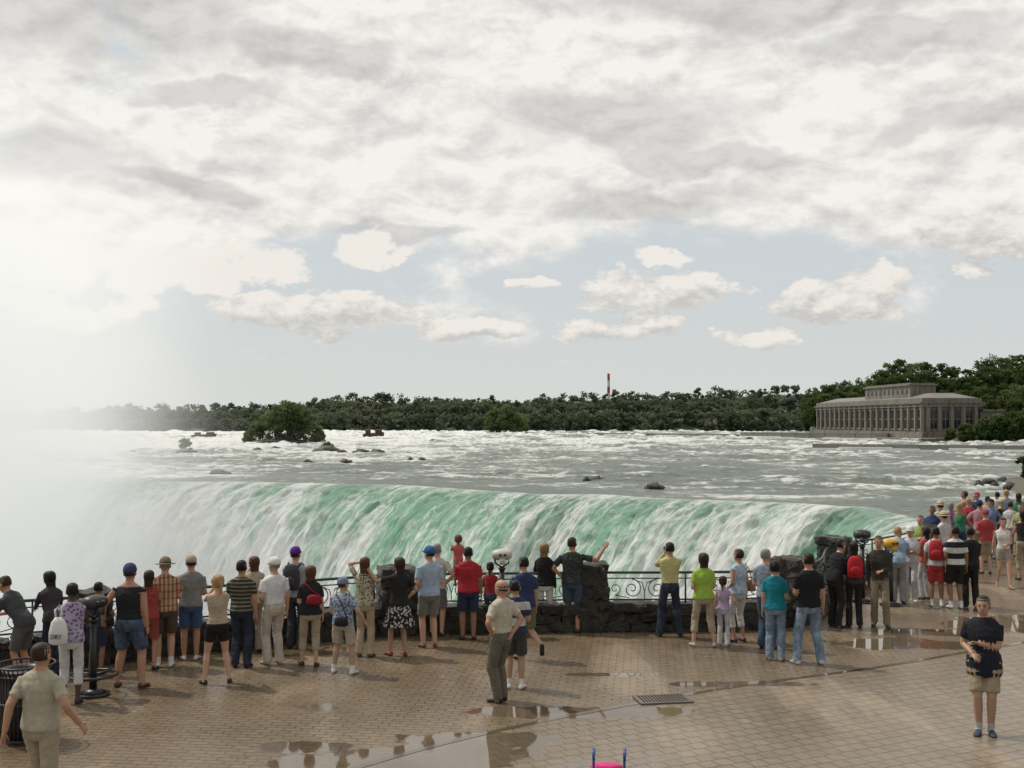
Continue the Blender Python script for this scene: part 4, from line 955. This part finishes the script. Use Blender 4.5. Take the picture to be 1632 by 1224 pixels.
# right crowd
P_('man',1432,962,-20,1.70,('short',(0.30,0.40,0.55)),('pants',(0.3,0.3,0.3)),hair=('short',BLO),arms=('rail','rail'),lean=20)
P_('woman',1452,958,150,1.66,('short',(0.60,0.60,0.62)),('pants',(0.60,0.60,0.60)),hair=('short',BLK),hat=('cap',WH,WH),arms=('fold','fold'),shoe=WSH)
P_('woman',1476,955,30,1.62,('sleeveless',(0.50,0.08,0.09)),('pants',(0.55,0.55,0.56)),hair=('long',BLK),arms=('front','front'),skin=SKB)
P_('man',1493,967,-20,1.72,('short',(0.55,0.55,0.55)),('shorts',(0.42,0.05,0.05)),shoe=WSH,sock=WH,hair=('short',BLK),arms=('down','front'),ex=('backpack',),bag=(0.40,0.03,0.04),skin=SKB)
P_('man',1524,970,0,1.76,('short',(0.02,0.02,0.02),'bigstripes',(0.6,0.6,0.58)),('shorts',(0.02,0.02,0.02)),shoe=WSH,sock=WH,hair=('short',BLK),skin=SKB,arms=('pouch','down'),w=1.1)
P_('man',1548,968,-10,1.72,('long',(0.02,0.02,0.022)),('pants',(0.02,0.02,0.02)),hair=('short',BLK),skin=SKB,arms=('down','fold'))
P_('woman',1600,936,170,1.68,('tank',(0.65,0.62,0.60)),('minis',(0.35,0.30,0.26)),hair=('long',BRN),arms=('front','swingb'),legs='step',shoe=(0.3,0.2,0.15))
cols=[(0.03,0.05,0.14),(0.04,0.22,0.12),(0.45,0.22,0.24),(0.55,0.55,0.55),(0.15,0.22,0.38),(0.4,0.05,0.06),(0.6,0.6,0.58),(0.03,0.03,0.03),(0.3,0.38,0.12),(0.5,0.46,0.36),(0.3,0.12,0.3),(0.2,0.3,0.45)]
crowd=[(1487,905),(1531,900),(1562,896),(1505,925),(1580,890),(1545,885),(1612,888),(1596,880),(1628,895),(1575,872),(1515,890),(1605,868),(1558,868),(1625,872),(1538,870),(1590,864),(1640,880),(1572,915),(1650,905),(1632,925),(1468,930),(1500,903)]
for i,(px,py) in enumerate(crowd):
    fem=i%3==1; c=cols[i%len(cols)]
    P_('woman' if fem else 'man',px,py,random.uniform(-50,50) if i%4 else 140,random.uniform(1.6,1.8),(random.choice(['short','short','tank','long']),c),(random.choice(['shorts','pants','capri']),random.choice([(0.05,0.07,0.12),(0.35,0.3,0.2),(0.03,0.03,0.03),(0.5,0.5,0.48)])),
       hair=(('long' if i%2 else 'bob') if fem else 'short',random.choice([BLK,BRN,BRN,BLO,GRY])),skin=random.choice([SK,SKT,SKA,SKB]),arms=random.choice([('front','down'),('rail','rail'),('down','down'),('cam','cam'),('hip','down'),('down','fold')]),hat=('cap',random.choice(cols),random.choice(cols)) if i%5==2 else (('wide',(0.5,0.42,0.28),(0.5,0.42,0.28)) if i%9==3 else None),vox=.02)
# foreground right and left
P_('man',1570,1170,158,1.76,('polo',(0.015,0.016,0.022)),('shorts',(0.34,0.28,0.19)),shoe=(0.05,0.06,0.09),hair=('short',BLK),skin=SKA,arms=('fold','pouch'),ex=('jacketwaist',),bag=(0.012,0.015,0.03),sock=(0.5,0.5,0.5),w=1.08,hy=-10,legs='close',vox=.01)
P_('man',62,1308,-12,1.77,('short',(0.42,0.39,0.30)),('pants',(0.40,0.35,0.26)),hair=('short',BRN),skin=SKT,arms=('swingb','side'),legs='step',w=1.14,vox=.01)
# ------------------------------------------------------------------ street furniture
def viewer(px,py,z=1.45,col=(0.35,0.34,0.30),yaw=0,ring=False,name="coin_binocular_viewer",extra=0.0):
    g=Geo(); X=Vector((1,0,0));Y=Vector((0,1,0));Z=Vector((0,0,1))
    def cyl(z0,r0,z1,r1,m=0,n=16): g.rings([(Z*z0,X*r0,Y*r0),(Z*z1,X*r1,Y*r1)],m,n)
    cyl(0,.24,.04,.24,1); cyl(.04,.2,.10,.07,1); cyl(.10,.055,z-.28,.05,1); cyl(z-.28,.07,z-.24,.07,1)
    for sd_ in(-1,1): g.tube([(0,0,z-.24),(sd_*.12,0,z-.16),(sd_*.15,0,z-.02)],.018,1,8)
    rr=[]
    for (x,ry,rz) in [(-.19,.02,.03),(-.17,.10,.075),(-.10,.14,.10),(0,.15,.11),(.10,.14,.10),(.17,.10,.075),(.19,.02,.03)]: rr.append((Vector((x,0,z)),Y*ry,Z*rz))
    g.rings(rr,0,14)
    for sd_ in(-1,1): g.tube([(sd_*.07,.08,z),(sd_*.07,.22,z)],[.05,.056],0,12); g.tube([(sd_*.045,-.08,z+.01),(sd_*.045,-.19,z+.01)],[.03,.024],1,10)
    g.box((-.05,-.17,z-.17),(.05,-.06,z-.06),0)
    if ring:
        pts=[(math.cos(a)*.34,math.sin(a)*.34,.30) for a in [i*2*math.pi/20 for i in range(21)]]; g.tube(pts,.022,1,6)
        for a in range(4): g.tube([(math.cos(a*1.57)*.05,math.sin(a*1.57)*.05,.30),(math.cos(a*1.57)*.34,math.sin(a*1.57)*.34,.30)],.014,1,6)
    o=g.make(name,[simple("viewer_paint",col,0.45,0.2,10),M_black],True); o.location=G(px,py); o.rotation_euler[2]=rad(yaw)
viewer(800,1012,1.50,(0.45,0.44,0.38),5); viewer(148,1108,1.35,(0.03,0.03,0.03),60,True); viewer(1420,965,1.35,(0.55,0.33,0.03),20)
viewer(1375,960,1.5,(0.03,0.03,0.03),-10)
# litter bin
g=Geo(); X=Vector((1,0,0));Y=Vector((0,1,0));Z=Vector((0,0,1))
for i in range(36):
    a=i*2*math.pi/36; c_,s2=math.cos(a),math.sin(a)
    g.tube([(c_*.27,s2*.27,.04),(c_*.29,s2*.29,.5),(c_*.31,s2*.31,.86),(c_*.35,s2*.35,.95)],[(.012,.006)]*4,0,4)
for z,r in((.05,.275),(.5,.298),(.84,.315),(.955,.355)): g.tube([(math.cos(a)*r,math.sin(a)*r,z) for a in [i*2*math.pi/32 for i in range(33)]],.014,0,6)
g.rings([(Z*.06,X*.24,Y*.24),(Z*.85,X*.27,Y*.27)],1,20)
g.rings([(Z*.80,X*.30,Y*.30),(Z*.90,X*.31,Y*.31),(Z*.90,X*.22,Y*.22),(Z*.82,X*.2,Y*.2)],0,24,False)
o=g.make("litter_bin",[M_black,simple("bin_liner",(0.015,0.015,0.016),0.6)],True); o.location=G(38,1180)
# carrier bag hung on the woman's shoulder
g=Geo(); 
g.rings([(Vector((0,0,-.24)),X*.12,Y*.05),(Vector((0,0,-.21)),X*.17,Y*.085),(Vector((0,0,-.05)),X*.165,Y*.09),(Vector((0,0,.10)),X*.13,Y*.06),(Vector((0,0,.18)),X*.06,Y*.03)],0,20)
g.tube([(-.05,0,.16),(-.06,0,.30),(0,.03,.36),(.05,0,.30),(.05,0,.16)],[(.02,.006)]*5,0,6)
o=g.make("plastic_carrier_bag",[simple("white_plastic",(0.6,0.6,0.6),0.35,0.1,6,0.4)],True); q=G(108,1122); o.location=(q.x-.05,q.y-.24,1.10); o.scale=(.8,.8,.9)
tc=D.curves.new("bag_lettering",'FONT'); tc.body="DRY"; tc.size=.10; tc.align_x='CENTER'; tc.extrude=.002
to=D.objects.new("lettering",tc); S.collection.objects.link(to); to.parent=o; to.location=(0,-.096,-.14); to.rotation_euler=(math.pi/2,0,0)
tc.materials.append(M_black)
# folding stroller, pink hood, hooked blue handles
g=Geo()
for sd_ in(-1,1):
    x=sd_*.14
    g.tube([(x,.30,.06),(x,.12,.5),(x,-.02,.92),(x,-.06,1.00),(x-.0,-.11,1.03),(x,-.15,.99),(x,-.15,.95)],[.012,.012,.012,.014,.015,.015,.014],1,8)
    g.tube([(x,-.20,.06),(x,.05,.5),(x,.22,.62)],.011,1,8)
    for yy in(.30,-.20):
        for dx in(-.025,.025):
            g.tube([(x+dx-.01,yy,.07),(x+dx+.01,yy,.07)],.07,2,14)
g.rings([(Vector((0,.22,.35)),X*.14,Y*.10),(Vector((0,.12,.42)),X*.16,Y*.12),(Vector((0,.04,.70)),X*.15,Y*.05),(Vector((0,.02,.85)),X*.12,Y*.03)],0,14)
rr=[]
for i in range(9):
    a=math.pi*i/8; rr.append((Vector((-.02,.16,.70))+Vector((0,-math.cos(a)*.12,math.sin(a)*.10)),X*.15,(Vector((0,math.sin(a)*.0+.01,.03)))))
g.rings(rr,0,14)
o=g.make("baby_stroller",[cloth((0.62,0.06,0.22)),simple("blue_tube",(0.03,0.08,0.30),0.35),M_black],True); q=G(972,1200,1.0); o.location=(q.x,q.y+0.1,0); o.rotation_euler[2]=rad(-4)
print("faces",sum(len(o.data.polygons) for o in S.objects if o.type=='MESH'))
